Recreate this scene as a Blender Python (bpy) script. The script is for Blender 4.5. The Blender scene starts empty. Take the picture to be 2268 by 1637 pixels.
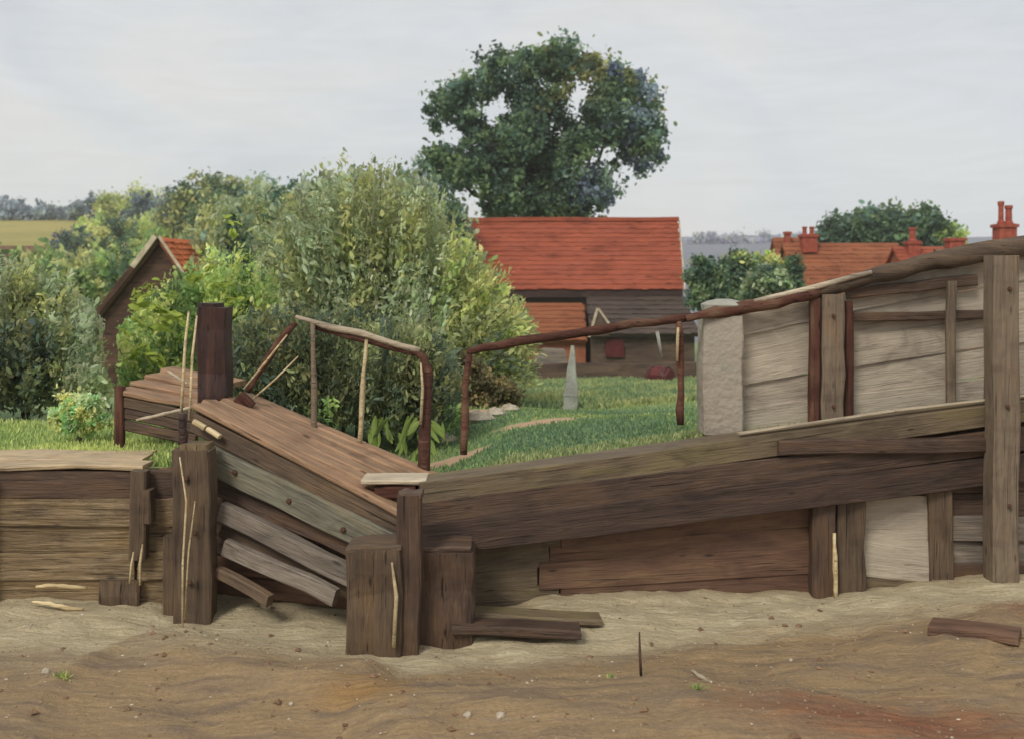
import bpy, math, random
import numpy as np
from mathutils import Vector, Matrix
random.seed(7)
R = math.radians
SC = bpy.context.scene
COL = SC.collection

# ------------------------------------------------------------------ camera, sky, sun, exposure
F = 2432.0; CX = 1134.0; HOR = 600.0; EYE = 2.56      # reference units: picture 2268 units wide
cam = bpy.data.cameras.new("camera")
cam.sensor_width = 36.0; cam.lens = 36.0 * F / 2268.0
cam.shift_y = -(818.5 - HOR) / 2268.0
cam.clip_end = 6000.0; cam.clip_start = 0.05
camo = bpy.data.objects.new("camera", cam); COL.objects.link(camo)
camo.location = (0, 0, EYE); camo.rotation_euler = (R(90), 0, 0)
cam.dof.use_dof = True; cam.dof.focus_distance = 8.6; cam.dof.aperture_fstop = 2.2
SC.camera = camo

SUN_EL, SUN_AZ = 44.0, -152.0      # degrees; azimuth measured from +Y towards +X, light comes from there
wd = bpy.data.worlds.new("World"); SC.world = wd; wd.use_nodes = True
nt = wd.node_tree; nt.nodes.clear()
out = nt.nodes.new("ShaderNodeOutputWorld")
sky = nt.nodes.new("ShaderNodeTexSky"); sky.sky_type = 'NISHITA'; sky.sun_disc = False
sky.sun_elevation = R(SUN_EL); sky.sun_rotation = R(SUN_AZ)
bg1 = nt.nodes.new("ShaderNodeBackground"); bg1.inputs[1].default_value = 0.1
nt.links.new(sky.outputs[0], bg1.inputs[0])
tc = nt.nodes.new("ShaderNodeTexCoord")
def wnoise(scale, rot, detail=4.0, nscale=1.0):
    m = nt.nodes.new("ShaderNodeMapping"); m.inputs["Scale"].default_value = scale; m.inputs["Rotation"].default_value = rot
    nt.links.new(tc.outputs["Generated"], m.inputs[0])
    n = nt.nodes.new("ShaderNodeTexNoise"); n.inputs["Scale"].default_value = nscale; n.inputs["Detail"].default_value = detail
    n.inputs["Distortion"].default_value = 1.4
    nt.links.new(m.outputs[0], n.inputs[0]); return n
n1 = wnoise((2.2, 2.2, 4.5), (0, 0, 0.3), 4.0)
r1 = nt.nodes.new("ShaderNodeValToRGB"); r1.color_ramp.elements[0].position = .33; r1.color_ramp.elements[1].position = .66
r1.color_ramp.elements[0].color = (.60, .635, .685, 1); r1.color_ramp.elements[1].color = (.76, .745, .72, 1)
e = r1.color_ramp.elements.new(.5); e.color = (.69, .71, .725, 1)
nt.links.new(n1.outputs[0], r1.inputs[0])
n2 = wnoise((9, 9, 60), (0.22, 0.10, 0.4), 8.0)          # thin streaks of cloud
r2 = nt.nodes.new("ShaderNodeValToRGB"); r2.color_ramp.elements[0].position = .3; r2.color_ramp.elements[1].position = .72
r2.color_ramp.elements[0].color = (.97, .968, .965, 1); r2.color_ramp.elements[1].color = (1.03, 1.033, 1.04, 1)
nt.links.new(n2.outputs[0], r2.inputs[0])
mx = nt.nodes.new("ShaderNodeMix"); mx.data_type = 'RGBA'; mx.blend_type = 'MULTIPLY'; mx.inputs[0].default_value = 1.0
nt.links.new(r1.outputs[0], mx.inputs[6]); nt.links.new(r2.outputs[0], mx.inputs[7])
bg2 = nt.nodes.new("ShaderNodeBackground"); bg2.inputs[1].default_value = 1.04
nt.links.new(mx.outputs[2], bg2.inputs[0])
ms = nt.nodes.new("ShaderNodeMixShader"); ms.inputs[0].default_value = 0.93
nt.links.new(bg1.outputs[0], ms.inputs[1]); nt.links.new(bg2.outputs[0], ms.inputs[2])
nt.links.new(ms.outputs[0], out.inputs[0])

sl = bpy.data.lights.new("sun", 'SUN'); sl.energy = 2.4; sl.angle = R(17); sl.color = (1.0, .95, .87)
slo = bpy.data.objects.new("sun", sl); COL.objects.link(slo)
sd = Vector((math.sin(R(SUN_AZ)) * math.cos(R(SUN_EL)), math.cos(R(SUN_AZ)) * math.cos(R(SUN_EL)), math.sin(R(SUN_EL))))
slo.rotation_euler = (-sd).to_track_quat('-Z', 'Y').to_euler()
slo.location = sd * 60
vs = SC.view_settings
vs.view_transform = 'Standard'; vs.look = 'None'; vs.exposure = 0.0; vs.gamma = 1.0; vs.use_curve_mapping = False
SC.cycles.use_denoising = True
SC.cycles.volume_bounces = 2; SC.cycles.max_bounces = 8; SC.cycles.diffuse_bounces = 5; SC.cycles.transmission_bounces = 6

# ------------------------------------------------------------------ helpers
def P(x, y, Y):
    return Vector(((x - CX) / F * Y, Y, EYE - (y - HOR) / F * Y))
def s2l(c):
    c = c / 255.0
    return c / 12.92 if c <= .04045 else ((c + .055) / 1.055) ** 2.4
def rgb(r, g, b, k=1.0):
    return (min(s2l(r) * k, .95), min(s2l(g) * k, .95), min(s2l(b) * k, .95), 1.0)
def interp(v, pts):
    return float(np.interp(v, [p[0] for p in pts], [p[1] for p in pts]))

WM = {}
def reg(o, M, parent=None):
    COL.objects.link(o)
    if parent is not None:
        o.parent = parent
        o.matrix_parent_inverse = WM[parent.name].inverted()
    o.matrix_basis = M
    WM[o.name] = M.copy()
    return o
def tag(o, label=None, cat=None, group=None, kind=None):
    if label: o["label"] = label
    if cat: o["category"] = cat
    if group: o["group"] = group
    if kind: o["kind"] = kind
    return o
def thing(name, loc, label, cat, group=None):
    o = bpy.data.objects.new(name, None); o.empty_display_size = .2
    reg(o, Matrix.Translation(Vector(loc)))
    return tag(o, label, cat, group)
def mesh(name, verts, faces, mat, smooth=False):
    me = bpy.data.meshes.new(name); me.from_pydata([tuple(v) for v in verts], [], [tuple(f) for f in faces]); me.update()
    if mat: me.materials.append(mat)
    if smooth:
        for p in me.polygons: p.use_smooth = True
    return me
def mobj(name, verts, faces, mat, parent=None, M=None, smooth=False):
    return reg(bpy.data.objects.new(name, mesh(name, verts, faces, mat, smooth)), M or Matrix(), parent)

def beam(name, p0, p1, w, h, mat, parent=None, seg=2, jit=.006, cham=.012, face=None, taper=1.0):
    """Squared timber, long axis local X, w across (local Y), h high (local Z); chamfered, slightly uneven."""
    p0, p1 = Vector(p0), Vector(p1)
    d = p1 - p0; L = d.length; X = d.normalized()
    if face is not None: Yv = Vector(face).normalized(); Yv = (Yv - X * X.dot(Yv)).normalized()
    elif abs(X.z) > .9: Yv = (Vector((0, 1, 0)) - X * X.y).normalized()
    else: Yv = Vector((0, 0, 1)).cross(X).normalized()
    Zv = X.cross(Yv).normalized()
    M = Matrix((X, Yv, Zv)).transposed().to_4x4(); M.translation = (p0 + p1) / 2
    c = min(cham, w * .3, h * .3); vs_, fs = [], []
    for i in range(seg + 1):
        t = i / seg; k = 1 + (taper - 1) * t
        ox = -L / 2 + L * t + (random.uniform(-1, 1) * jit * 1.5 if i in (0, seg) else 0)
        oy, oz = random.uniform(-jit, jit), random.uniform(-jit, jit)
        a, b = w / 2 * k, h / 2 * k
        for (y, z) in ((-a, -b + c), (-a, b - c), (-a + c, b), (a - c, b), (a, b - c), (a, -b + c), (a - c, -b), (-a + c, -b)):
            vs_.append((ox + random.uniform(-jit, jit) * .4, y + oy + random.uniform(-jit, jit) * .35, z + oz + random.uniform(-jit, jit) * .35))
    for i in range(seg):
        for j in range(8):
            a = i * 8 + j; b = i * 8 + (j + 1) % 8
            fs.append((a, b, b + 8, a + 8))
    fs.append(tuple(range(8))[::-1]); fs.append(tuple(range(seg * 8, seg * 8 + 8)))
    return mobj(name, vs_, fs, mat, parent, M)
def pbeam(name, a, b, hpx, depth, mat, parent=None, **k):
    """Timber whose FRONT face centreline runs between reference points a, b = (x, y, Y); hpx: face height in reference units."""
    A, B = P(*a), P(*b); ym = (a[2] + b[2]) / 2
    d = (B - A); n = Vector((0, 0, 1)).cross(d)
    n = n.normalized() if n.length > 1e-3 else Vector((0, 1, 0))
    if n.y < 0: n = -n
    off = n * (depth / 2)
    return beam(name, A + off, B + off, depth, hpx / F * ym, mat, parent, **k)
def ppost(name, x, yt, yb, Y, wpx, depth, mat, parent=None, xb=None, ground=None, **k):
    A = P(x, yt, Y); B = P(x if xb is None else xb, yb, Y)
    if ground is not None: B.z = min(B.z, ground)
    off = Vector((0, depth / 2, 0))
    return beam(name, B + off, A + off, depth, wpx / F * Y, mat, parent, face=(0, 1, 0), **k)
def tube(name, pts, rad, mat, parent=None, n=6, smooth=True, root=None):
    pts = [Vector(p) for p in pts]; vs_, fs = [], []
    if n >= 6 and smooth:
        rl_ = list(rad) if isinstance(rad, (list, tuple)) else [rad] * len(pts); np_, nr_ = [], []
        for i in range(len(pts) - 1):
            for u in (0, 1 / 3, 2 / 3):
                rr = rl_[i] * (1 - u) + rl_[i + 1] * u
                j_ = Vector((random.uniform(-1, 1), random.uniform(-1, 1), random.uniform(-1, 1))) * rr * (.22 if u else .05)
                np_.append(pts[i].lerp(pts[i + 1], u) + j_); nr_.append(rr * random.uniform(.84, 1.14))
        pts, rad = np_ + [pts[-1]], nr_ + [rl_[-1]]
    o0 = root or pts[0]
    up = Vector((.3, .1, 1)).normalized()
    for i, p in enumerate(pts):
        t = (pts[min(i + 1, len(pts) - 1)] - pts[max(i - 1, 0)]).normalized()
        u = t.cross(Vector((0, 1, .2))); u = u.normalized() if u.length > .1 else t.cross(Vector((1, 0, 0))).normalized()
        v = t.cross(u); r = rad[i] if isinstance(rad, (list, tuple)) else rad
        for j in range(n):
            a = 2 * math.pi * j / n; rr = r * random.uniform(.88, 1.1)
            vs_.append(p + (u * math.cos(a) + v * math.sin(a)) * rr - o0)
    for i in range(len(pts) - 1):
        for j in range(n):
            a = i * n + j; b = i * n + (j + 1) % n
            fs.append((a, b, b + n, a + n))
    fs.append(tuple(range(n))[::-1]); fs.append(tuple(range((len(pts) - 1) * n, len(pts) * n)))
    return mobj(name, vs_, fs, mat, parent, Matrix.Translation(o0), smooth)
def wobble(a, b, n, amp):
    a, b = Vector(a), Vector(b); L = (b - a).length
    return [a.lerp(b, i / n) + (Vector((random.uniform(-1, 1), random.uniform(-1, 1) * .5, random.uniform(-1, 1))) * amp * L if 0 < i < n else Vector()) for i in range(n + 1)]

# ------------------------------------------------------------------ materials
def nodes(name, rough=.7, spec=.3):
    m = bpy.data.materials.new(name); m.use_nodes = True; t = m.node_tree
    b = t.nodes["Principled BSDF"]; b.inputs["Roughness"].default_value = rough
    b.inputs["Specular IOR Level"].default_value = spec
    return m, t, b
def ramp(t, fac, stops):
    r = t.nodes.new("ShaderNodeValToRGB"); el = r.color_ramp.elements
    el[0].position, el[0].color = stops[0]; el[1].position, el[1].color = stops[-1]
    for p, c in stops[1:-1]:
        e_ = el.new(p); e_.color = c
    t.links.new(fac, r.inputs[0]); return r.outputs[0]
def noise(t, vec, scale, detail=4, dist=0., rough=.55):
    n = t.nodes.new("ShaderNodeTexNoise"); n.inputs["Scale"].default_value = scale; n.inputs["Detail"].default_value = detail
    n.inputs["Distortion"].default_value = dist; n.inputs["Roughness"].default_value = rough
    t.links.new(vec, n.inputs[0]); return n.outputs[0]
def mapping(t, vec, scale, rot=(0, 0, 0)):
    m = t.nodes.new("ShaderNodeMapping"); m.inputs["Scale"].default_value = scale; m.inputs["Rotation"].default_value = rot
    t.links.new(vec, m.inputs[0]); return m.outputs[0]
def mixc(t, fac, a, b, mode='MIX'):
    m = t.nodes.new("ShaderNodeMix"); m.data_type = 'RGBA'; m.blend_type = mode
    for s, v in ((0, fac), (6, a), (7, b)):
        if hasattr(v, "is_linked") or hasattr(v, "links"): t.links.new(v, m.inputs[s])
        else: m.inputs[s].default_value = v
    return m.outputs[2]
def math_(t, op, a, b=None):
    m = t.nodes.new("ShaderNodeMath"); m.operation = op
    for s, v in ((0, a), (1, b)):
        if v is None: continue
        if hasattr(v, "links"): t.links.new(v, m.inputs[s])
        else: m.inputs[s].default_value = v
    return m.outputs[0]
def bump(t, b, h, strength, dist=.02):
    n = t.nodes.new("ShaderNodeBump"); n.inputs["Strength"].default_value = strength; n.inputs["Distance"].default_value = dist
    t.links.new(h, n.inputs["Height"]); t.links.new(n.outputs[0], b.inputs["Normal"])

def wood(name, cols, vary=.25, rough=.62, spec=.35, gs=1.0, bstr=.55, tint=None, crk=.8):
    """Weathered timber: long streaks along local X, blotches across boards, each piece its own tone."""
    m, t, b = nodes(name, rough, spec)
    tcn = t.nodes.new("ShaderNodeTexCoord"); oi = t.nodes.new("ShaderNodeObjectInfo")
    add = t.nodes.new("ShaderNodeVectorMath"); add.operation = 'ADD'
    sc_ = t.nodes.new("ShaderNodeVectorMath"); sc_.operation = 'SCALE'; sc_.inputs[0].default_value = (13, 7, 5)
    t.links.new(oi.outputs["Random"], sc_.inputs["Scale"])
    t.links.new(tcn.outputs["Object"], add.inputs[0]); t.links.new(sc_.outputs[0], add.inputs[1])
    v = add.outputs[0]
    fine = noise(t, mapping(t, v, (1.9 * gs, 30 * gs, 30 * gs)), 1.0, 7, 1.3, .68)
    broad = noise(t, mapping(t, v, (1.3 * gs, 5.5 * gs, 5.5 * gs)), 1.0, 5, 1.2)
    c1 = ramp(t, fine, [(.28, cols[0]), (.5, cols[1]), (.74, cols[2])])
    c2 = ramp(t, broad, [(.3, cols[0]), (.52, cols[1]), (.7, tint or cols[2])])
    c = mixc(t, .55, c1, c2)
    crack = noise(t, mapping(t, v, (1.2 * gs, 60 * gs, 60 * gs)), 1.0, 3, .8, .5)
    c = mixc(t, ramp(t, crack, [(.30, (crk, crk, crk, 1)), (.36, (0, 0, 0, 1))]), c, tuple(q * .35 for q in cols[0][:3]) + (1,))
    vo = t.nodes.new("ShaderNodeTexVoronoi"); vo.inputs["Scale"].default_value = 1.0
    t.links.new(mapping(t, v, (2.1 * gs, 7 * gs, 7 * gs)), vo.inputs["Vector"])
    c = mixc(t, ramp(t, vo.outputs["Distance"], [(.05, (crk, crk, crk, 1)), (.11, (0, 0, 0, 1))]), c, tuple(q * .4 for q in cols[0][:3]) + (1,))
    gp_ = t.nodes.new("ShaderNodeNewGeometry").outputs["Position"]
    stn = noise(t, mapping(t, gp_, (1.1 * gs ** .5, 1.1 * gs ** .5, 2.2 * gs ** .5)), 1.6, 6, 1.0, .62)
    c = mixc(t, 1.0, c, ramp(t, stn, [(.3, (.74, .70, .68, 1)), (.48, (1.1, 1.06, 1.0, 1)), (.6, (1.16, 1.13, 1.06, 1)), (.75, (1.36, 1.3, 1.18, 1))]), 'MULTIPLY')
    hv = t.nodes.new("ShaderNodeHueSaturation")
    mr = t.nodes.new("ShaderNodeMapRange"); mr.inputs[3].default_value = 1 - vary; mr.inputs[4].default_value = 1 + vary
    t.links.new(oi.outputs["Random"], mr.inputs[0]); t.links.new(mr.outputs[0], hv.inputs["Value"])
    t.links.new(c, hv.inputs["Color"]); t.links.new(hv.outputs[0], b.inputs["Base Color"])
    h = math_(t, 'ADD', math_(t, 'ADD', fine, math_(t, 'MULTIPLY', broad, .6)), math_(t, 'MULTIPLY', ramp(t, crack, [(.30, (0, 0, 0, 1)), (.38, (1, 1, 1, 1))]), .4))
    bump(t, b, h, bstr * 1.25, .025)
    return m
def plain(name, c0, c1, scale=3, rough=.8, bstr=.3, spec=.25, c2=None, stretch=(1, 1, 1)):
    m, t, b = nodes(name, rough, spec)
    tcn = t.nodes.new("ShaderNodeTexCoord"); v = mapping(t, tcn.outputs["Object"], stretch)
    a = noise(t, v, scale, 5, .4); f = noise(t, v, scale * 7, 3)
    st = [(.32, c0), (.62, c1)] if c2 is None else [(.3, c0), (.5, c1), (.7, c2)]
    c = ramp(t, math_(t, 'ADD', math_(t, 'MULTIPLY', a, .75), math_(t, 'MULTIPLY', f, .25)), st)
    t.links.new(c, b.inputs["Base Color"]); bump(t, b, f, bstr, .03)
    return m
def leafmat(name):
    m, t, b = nodes(name, .8, .12)
    a = t.nodes.new("ShaderNodeAttribute"); a.attribute_name = "tone"; a.attribute_type = 'GEOMETRY'
    t.links.new(a.outputs["Color"], b.inputs["Base Color"])
    tr = t.nodes.new("ShaderNodeBsdfTranslucent"); t.links.new(a.outputs["Color"], tr.inputs[0])
    mxs = t.nodes.new("ShaderNodeMixShader"); mxs.inputs[0].default_value = .45
    t.links.new(b.outputs[0], mxs.inputs[1]); t.links.new(tr.outputs[0], mxs.inputs[2])
    t.links.new(mxs.outputs[0], t.nodes["Material Output"].inputs[0])
    return m
LEAF = leafmat("leaf")
K = 1.75
M_deck = wood("deck_timber", [rgb(92, 74, 58), rgb(150, 122, 98), rgb(186, 158, 130)], .08, .7, .2, tint=rgb(160, 120, 95))
M_greybeam = wood("grey_green_timber", [rgb(66, 62, 54), rgb(118, 116, 102), rgb(150, 150, 134)], .14, .6, .3, tint=rgb(132, 118, 84))
M_brown = wood("brown_timber", [rgb(52, 43, 36), rgb(92, 77, 63), rgb(122, 105, 86)], .1, .65, .3, tint=rgb(108, 86, 60))
M_dark = wood("dark_timber", [rgb(46, 36, 32), rgb(84, 67, 56), rgb(110, 90, 74)], .05, .6, .3, tint=rgb(108, 82, 56))
M_ochre = wood("ochre_timber", [rgb(80, 66, 50), rgb(134, 114, 84), rgb(172, 154, 124)], .08, .3, .6, tint=rgb(136, 112, 72), bstr=1.0)
M_red = wood("red_brown_timber", [rgb(70, 52, 44), rgb(106, 80, 65), rgb(126, 100, 82)], .05, .6, .3, tint=rgb(122, 100, 74))
M_olive = wood("olive_grey_timber", [rgb(68, 58, 48), rgb(106, 93, 74), rgb(130, 117, 96)], .06, .6, .3, tint=rgb(118, 112, 70))
M_slate = wood("slate_grey_timber", [rgb(76, 68, 62), rgb(116, 107, 98), rgb(144, 135, 124)], .15, .6, .3)
M_panel = wood("silver_grey_boarding", [rgb(150, 140, 126), rgb(166, 157, 143), rgb(182, 174, 160)], .03, .8, .2, tint=rgb(160, 149, 138), bstr=.5, crk=.25)
M_post = wood("grey_brown_post", [rgb(72, 62, 54), rgb(116, 103, 88), rgb(144, 131, 113)], .08, .65, .3, tint=rgb(120, 96, 74))
M_pier = plain("pier_render", rgb(134, 122, 109), rgb(158, 147, 132), 2.6, .9, .6, c2=rgb(146, 142, 130))
M_cap = plain("pier_cap", rgb(134, 132, 120), rgb(160, 158, 146), 4, .85, .4)
M_rail = wood("red_rail_timber", [rgb(46, 28, 25), rgb(86, 55, 46), rgb(118, 86, 68)], .15, .78, .2, tint=rgb(118, 98, 78))
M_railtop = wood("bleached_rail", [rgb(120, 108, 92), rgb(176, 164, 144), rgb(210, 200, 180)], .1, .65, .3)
M_pale = wood("pale_stake", [rgb(140, 120, 86), rgb(194, 176, 138), rgb(224, 212, 180)], .12, .6, .3)
M_cappale = wood("pale_cap_timber", [rgb(140, 120, 92), rgb(188, 168, 136), rgb(214, 200, 176)], .1, .5, .4, tint=rgb(182, 150, 112))
M_tarred = wood("tarred_timber", [rgb(38, 30, 28), rgb(68, 54, 47), rgb(92, 75, 62)], .05, .6, .3, tint=rgb(84, 62, 48))
M_black = wood("black_timber", [rgb(28, 18, 18), rgb(56, 36, 32), rgb(84, 56, 46)], .15, .5, .4)
M_bark = plain("bark", rgb(44, 36, 32), rgb(82, 68, 58), 6, .85, .6)
M_stone = plain("pale_stone", rgb(140, 126, 108), rgb(196, 184, 164), 6, .85, .4)
M_clay = plain("clay", rgb(124, 58, 44), rgb(164, 84, 66), 5, .8, .3)
M_tile = wood("red_tile", [rgb(108, 58, 46), rgb(142, 75, 56), rgb(158, 93, 68)], .08, .8, .15, gs=.25, bstr=.2, tint=rgb(128, 74, 64))
M_tile2 = wood("orange_tile", [rgb(100, 62, 46), rgb(134, 82, 58), rgb(156, 104, 74)], .1, .8, .15, gs=.25, bstr=.2, tint=rgb(122, 90, 66))
M_tilebright = wood("bright_orange_tile", [rgb(150, 84, 54), rgb(196, 112, 72), rgb(210, 134, 92)], .08, .8, .15, gs=.25, bstr=.2)
M_brick = plain("orange_brick", rgb(112, 68, 50), rgb(146, 88, 62), 2, .85, .4, c2=rgb(150, 104, 74))
M_barnwall = wood("barn_weatherboard", [rgb(52, 42, 38), rgb(84, 69, 60), rgb(110, 92, 78)], .12, .7, .2, gs=.4)
M_slateroof = wood("dark_slate", [rgb(48, 40, 38), rgb(70, 59, 54), rgb(92, 79, 70)], .1, .6, .3, gs=.25)
M_hatch = plain("dark_red_paint", rgb(62, 22, 22), rgb(94, 38, 36), 3, .55, .2)
M_verge = plain("pale_verge", rgb(150, 132, 108), rgb(200, 186, 160), 5, .7, .2)
M_shed = wood("shed_weatherboard", [rgb(40, 28, 24), rgb(76, 56, 46), rgb(100, 78, 62)], .12, .7, .2, gs=.5)
M_plaster = plain("pink_plaster", rgb(190, 160, 134), rgb(214, 190, 164), 2, .85, .2)
M_brownroof = plain("brown_thatch", rgb(84, 62, 48), rgb(120, 94, 72), 3, .9, .5)
M_earth = plain("brown_earth", rgb(92, 70, 52), rgb(140, 112, 86), 4, .9, .5)
M_greystone = plain("grey_slate_marker", rgb(118, 118, 110), rgb(164, 164, 154), 5, .8, .3)

# ------------------------------------------------------------------ terrain
WALL = [(-60, 8.5), (-2.75, 8.5), (-2.6, 8.95), (-.95, 8.5), (-.7, 8.14), (4.0, 9.34), (8, 10.25), (60, 12)]
ZW = [(-60, 1.0), (-2.6, 1.0), (-1.9, .86), (-1.1, .66), (-.5, .84), (0, 1.05), (4, 1.40), (8, 1.5), (60, 1.5)]
ZF = [(8, .95), (12, .82), (16, .59), (24, -.1), (32, -.73), (45, -1.75), (64, -3.1), (110, -4.2)]
def sm(t): t = max(0., min(1., t)); return t * t * (3 - 2 * t)
def yw(X): return interp(X, WALL)
def zlawn(X, Y):
    t = sm((Y - yw(X)) / 6.5)
    b = .05 * math.sin(X * 1.7 + Y * .6) + .035 * math.sin(X * .6 - Y * 1.3 + 1.)
    return interp(X, ZW) * (1 - t) + interp(Y, ZF) * t + b * min(1, max(0, (Y - yw(X) - .4) / 2))
from mathutils import noise as mn
def zfront(X, Y):
    return zfront0(X, Y) + (.045 * mn.fractal(Vector((X * 2.2, Y * 3.2, 1.7)), .9, 2.1, 5) if 4.5 < Y < 9.6 and abs(X) < 6 else 0.)
def zfront0(X, Y):
    px = CX + F * X / max(Y, 1.)
    w = yw(X); d = w - Y                             # distance in front of the timber wall
    z = .02 * math.sin(X * 1.9 + 1) + .015 * math.sin(Y * 2.3 + X)
    z += .13 * math.exp(-((d - 1.9 - .25 * math.sin(X * .9 + .6)) / .55) ** 2) * (.55 + .45 * math.sin(X * .75 + 2.2))   # ridge of spoil
    z += .04 * math.exp(-((d) / .35) ** 2) * (.5 + .5 * math.sin(X * 1.4 + .4))                       # soil banked against the boards
    z += .30 * sm((X - 1.4) / 2.6) * sm((d + .1) / 1.2) * (1 - sm((d - 1.3) / 1.8)) * .38               # rise on the right
    z += .16 * math.exp(-(((X - 1.4) / 1.0) ** 2 + ((Y - 5.9) / .55) ** 2))                            # red heap
    z -= .05 * math.exp(-((d - .95) / .4) ** 2)                                                        # worn track
    return z
HL = [(70, 828), (100, 625), (135, 548), (215, 487), (300, 492), (500, 560), (800, 600)]
HR = [(70, 828), (150, 640), (300, 562), (520, 524), (650, 545), (800, 600)]
def zhill(X, Y):
    a = X / Y
    t = sm((a + .30) / .35)
    row = interp(Y, HL) * (1 - t) + interp(Y, HR) * t
    row += 3.0 * math.sin(a * 23 + Y * .01) * (1 if Y > 120 else 0)
    return EYE - (row - HOR) / F * Y
def sheet(name, xs, ys, fz, mat, warp=None, skirt=False):
    nx, ny = len(xs), len(ys); vs_, fs = [], []
    for y in ys:
        for x in xs:
            X, Y = (x, y) if warp is None else warp(x, y)
            vs_.append((X, Y, fz(X, Y)))
    for j in range(ny - 1):
        for i in range(nx - 1):
            a = j * nx + i; fs.append((a, a + 1, a + nx + 1, a + nx))
    if skirt:
        k0 = len(vs_)
        for i in range(nx): vs_.append((vs_[i][0], vs_[i][1] + .02, -.6))
        for i in range(nx - 1): fs.append((k0 + i, k0 + i + 1, i + 1, i))
    o = mobj(name, vs_, fs, mat, smooth=True)
    if skirt:
        o.data.materials.append(M_earth)
        for p in o.data.polygons[-(nx - 1):]: p.material_index = 1
    tag(o, kind="structure")
    return o

def soil():
    m, t, b = nodes("sandy_soil", .72, .3)
    g = t.nodes.new("ShaderNodeNewGeometry"); v = g.outputs["Position"]
    big = noise(t, mapping(t, v, (.55, 1.5, .6), (0, 0, .12)), 1.3, 5, 1.0)
    mid = noise(t, mapping(t, v, (1.1, 4.5, 2), (0, 0, -.1)), 1.6, 5, .8)
    strk = noise(t, mapping(t, v, (1.8, 16, 8), (0, 0, .08)), 1.2, 8, 1.6, .7)
    fine = noise(t, v, 30, 8, .3, .7)
    sand = ramp(t, strk, [(.3, rgb(160, 143, 114)), (.5, rgb(192, 177, 144)), (.72, rgb(210, 197, 166))])
    brown = ramp(t, mid, [(.28, rgb(116, 100, 88)), (.40, rgb(142, 121, 96)), (.5, rgb(162, 137, 102)), (.6, rgb(170, 142, 102)), (.7, rgb(152, 133, 110)), (.8, rgb(132, 115, 100))])
    brown = mixc(t, .36, brown, ramp(t, strk, [(.3, rgb(118, 101, 82)), (.52, rgb(154, 131, 101)), (.72, rgb(178, 154, 122))]))
    a = t.nodes.new("ShaderNodeAttribute"); a.attribute_name = "track"
    edge = math_(t, 'ADD', a.outputs["Fac"], math_(t, 'MULTIPLY', math_(t, 'SUBTRACT', big, .5), .9))
    mk = ramp(t, edge, [(.22, (0, 0, 0, 1)), (.78, (1, 1, 1, 1))])
    c = mixc(t, mk, brown, sand)
    c = mixc(t, 1.0, c, ramp(t, fine, [(.3, (.84, .83, .82, 1)), (.7, (1.12, 1.12, 1.1, 1))]), "MULTIPLY")
    a2 = t.nodes.new("ShaderNodeAttribute"); a2.attribute_name = "ruddy"
    e2 = math_(t, 'ADD', a2.outputs["Fac"], math_(t, 'MULTIPLY', math_(t, 'SUBTRACT', mid, .5), 1.1))
    red = ramp(t, strk, [(.3, rgb(88, 50, 36)), (.55, rgb(146, 88, 60)), (.75, rgb(172, 116, 80))])
    c = mixc(t, ramp(t, e2, [(.25, (0, 0, 0, 1)), (.95, (.85, .85, .85, 1))]), c, red)
    a3 = t.nodes.new("ShaderNodeAttribute"); a3.attribute_name = "ochre"
    e3 = math_(t, 'ADD', a3.outputs["Fac"], math_(t, 'MULTIPLY', math_(t, 'SUBTRACT', mid, .5), .9))
    och = ramp(t, strk, [(.3, rgb(138, 104, 62)), (.55, rgb(168, 128, 74)), (.75, rgb(184, 148, 96))])
    c = mixc(t, ramp(t, e3, [(.3, (0, 0, 0, 1)), (.95, (.9, .9, .9, 1))]), c, och)
    t.links.new(c, b.inputs["Base Color"])
    h = math_(t, 'ADD', math_(t, 'MULTIPLY', strk, .7), math_(t, 'MULTIPLY', fine, .6))
    bump(t, b, h, .9, .05)
    return m
def grassmat(name, cols, sc=1.0, other=None):
    m, t, b = nodes(name, .85, .15)
    g = t.nodes.new("ShaderNodeNewGeometry"); v = g.outputs["Position"]
    a = noise(t, mapping(t, v, (.25 * sc, .5 * sc, .3)), 1.4, 5, .8); f = noise(t, mapping(t, v, (6 * sc, 2.5 * sc, 3)), 2.0, 4)
    x = math_(t, 'ADD', math_(t, 'MULTIPLY', a, .7), math_(t, 'MULTIPLY', f, .3))
    n = len(cols)
    c = ramp(t, x, [(.3 + .42 * i / (n - 1), cols[i]) for i in range(n)])
    p = t.nodes.new("ShaderNodeAttribute"); p.attribute_name = "bare"
    e2 = math_(t, 'ADD', p.outputs["Fac"], math_(t, 'MULTIPLY', math_(t, 'SUBTRACT', f, .5), .8))
    c = mixc(t, ramp(t, e2, [(.42, (0, 0, 0, 1)), (.6, (1, 1, 1, 1))]), c, other or rgb(178, 148, 120))
    t.links.new(c, b.inputs["Base Color"]); bump(t, b, f, .6, .05)
    return m
def setattr_(o, name, fn):
    me = o.data; at = me.attributes.new(name, 'FLOAT', 'POINT')
    at.data.foreach_set("value", [fn(v.co.x, v.co.y) for v in me.vertices])

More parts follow.
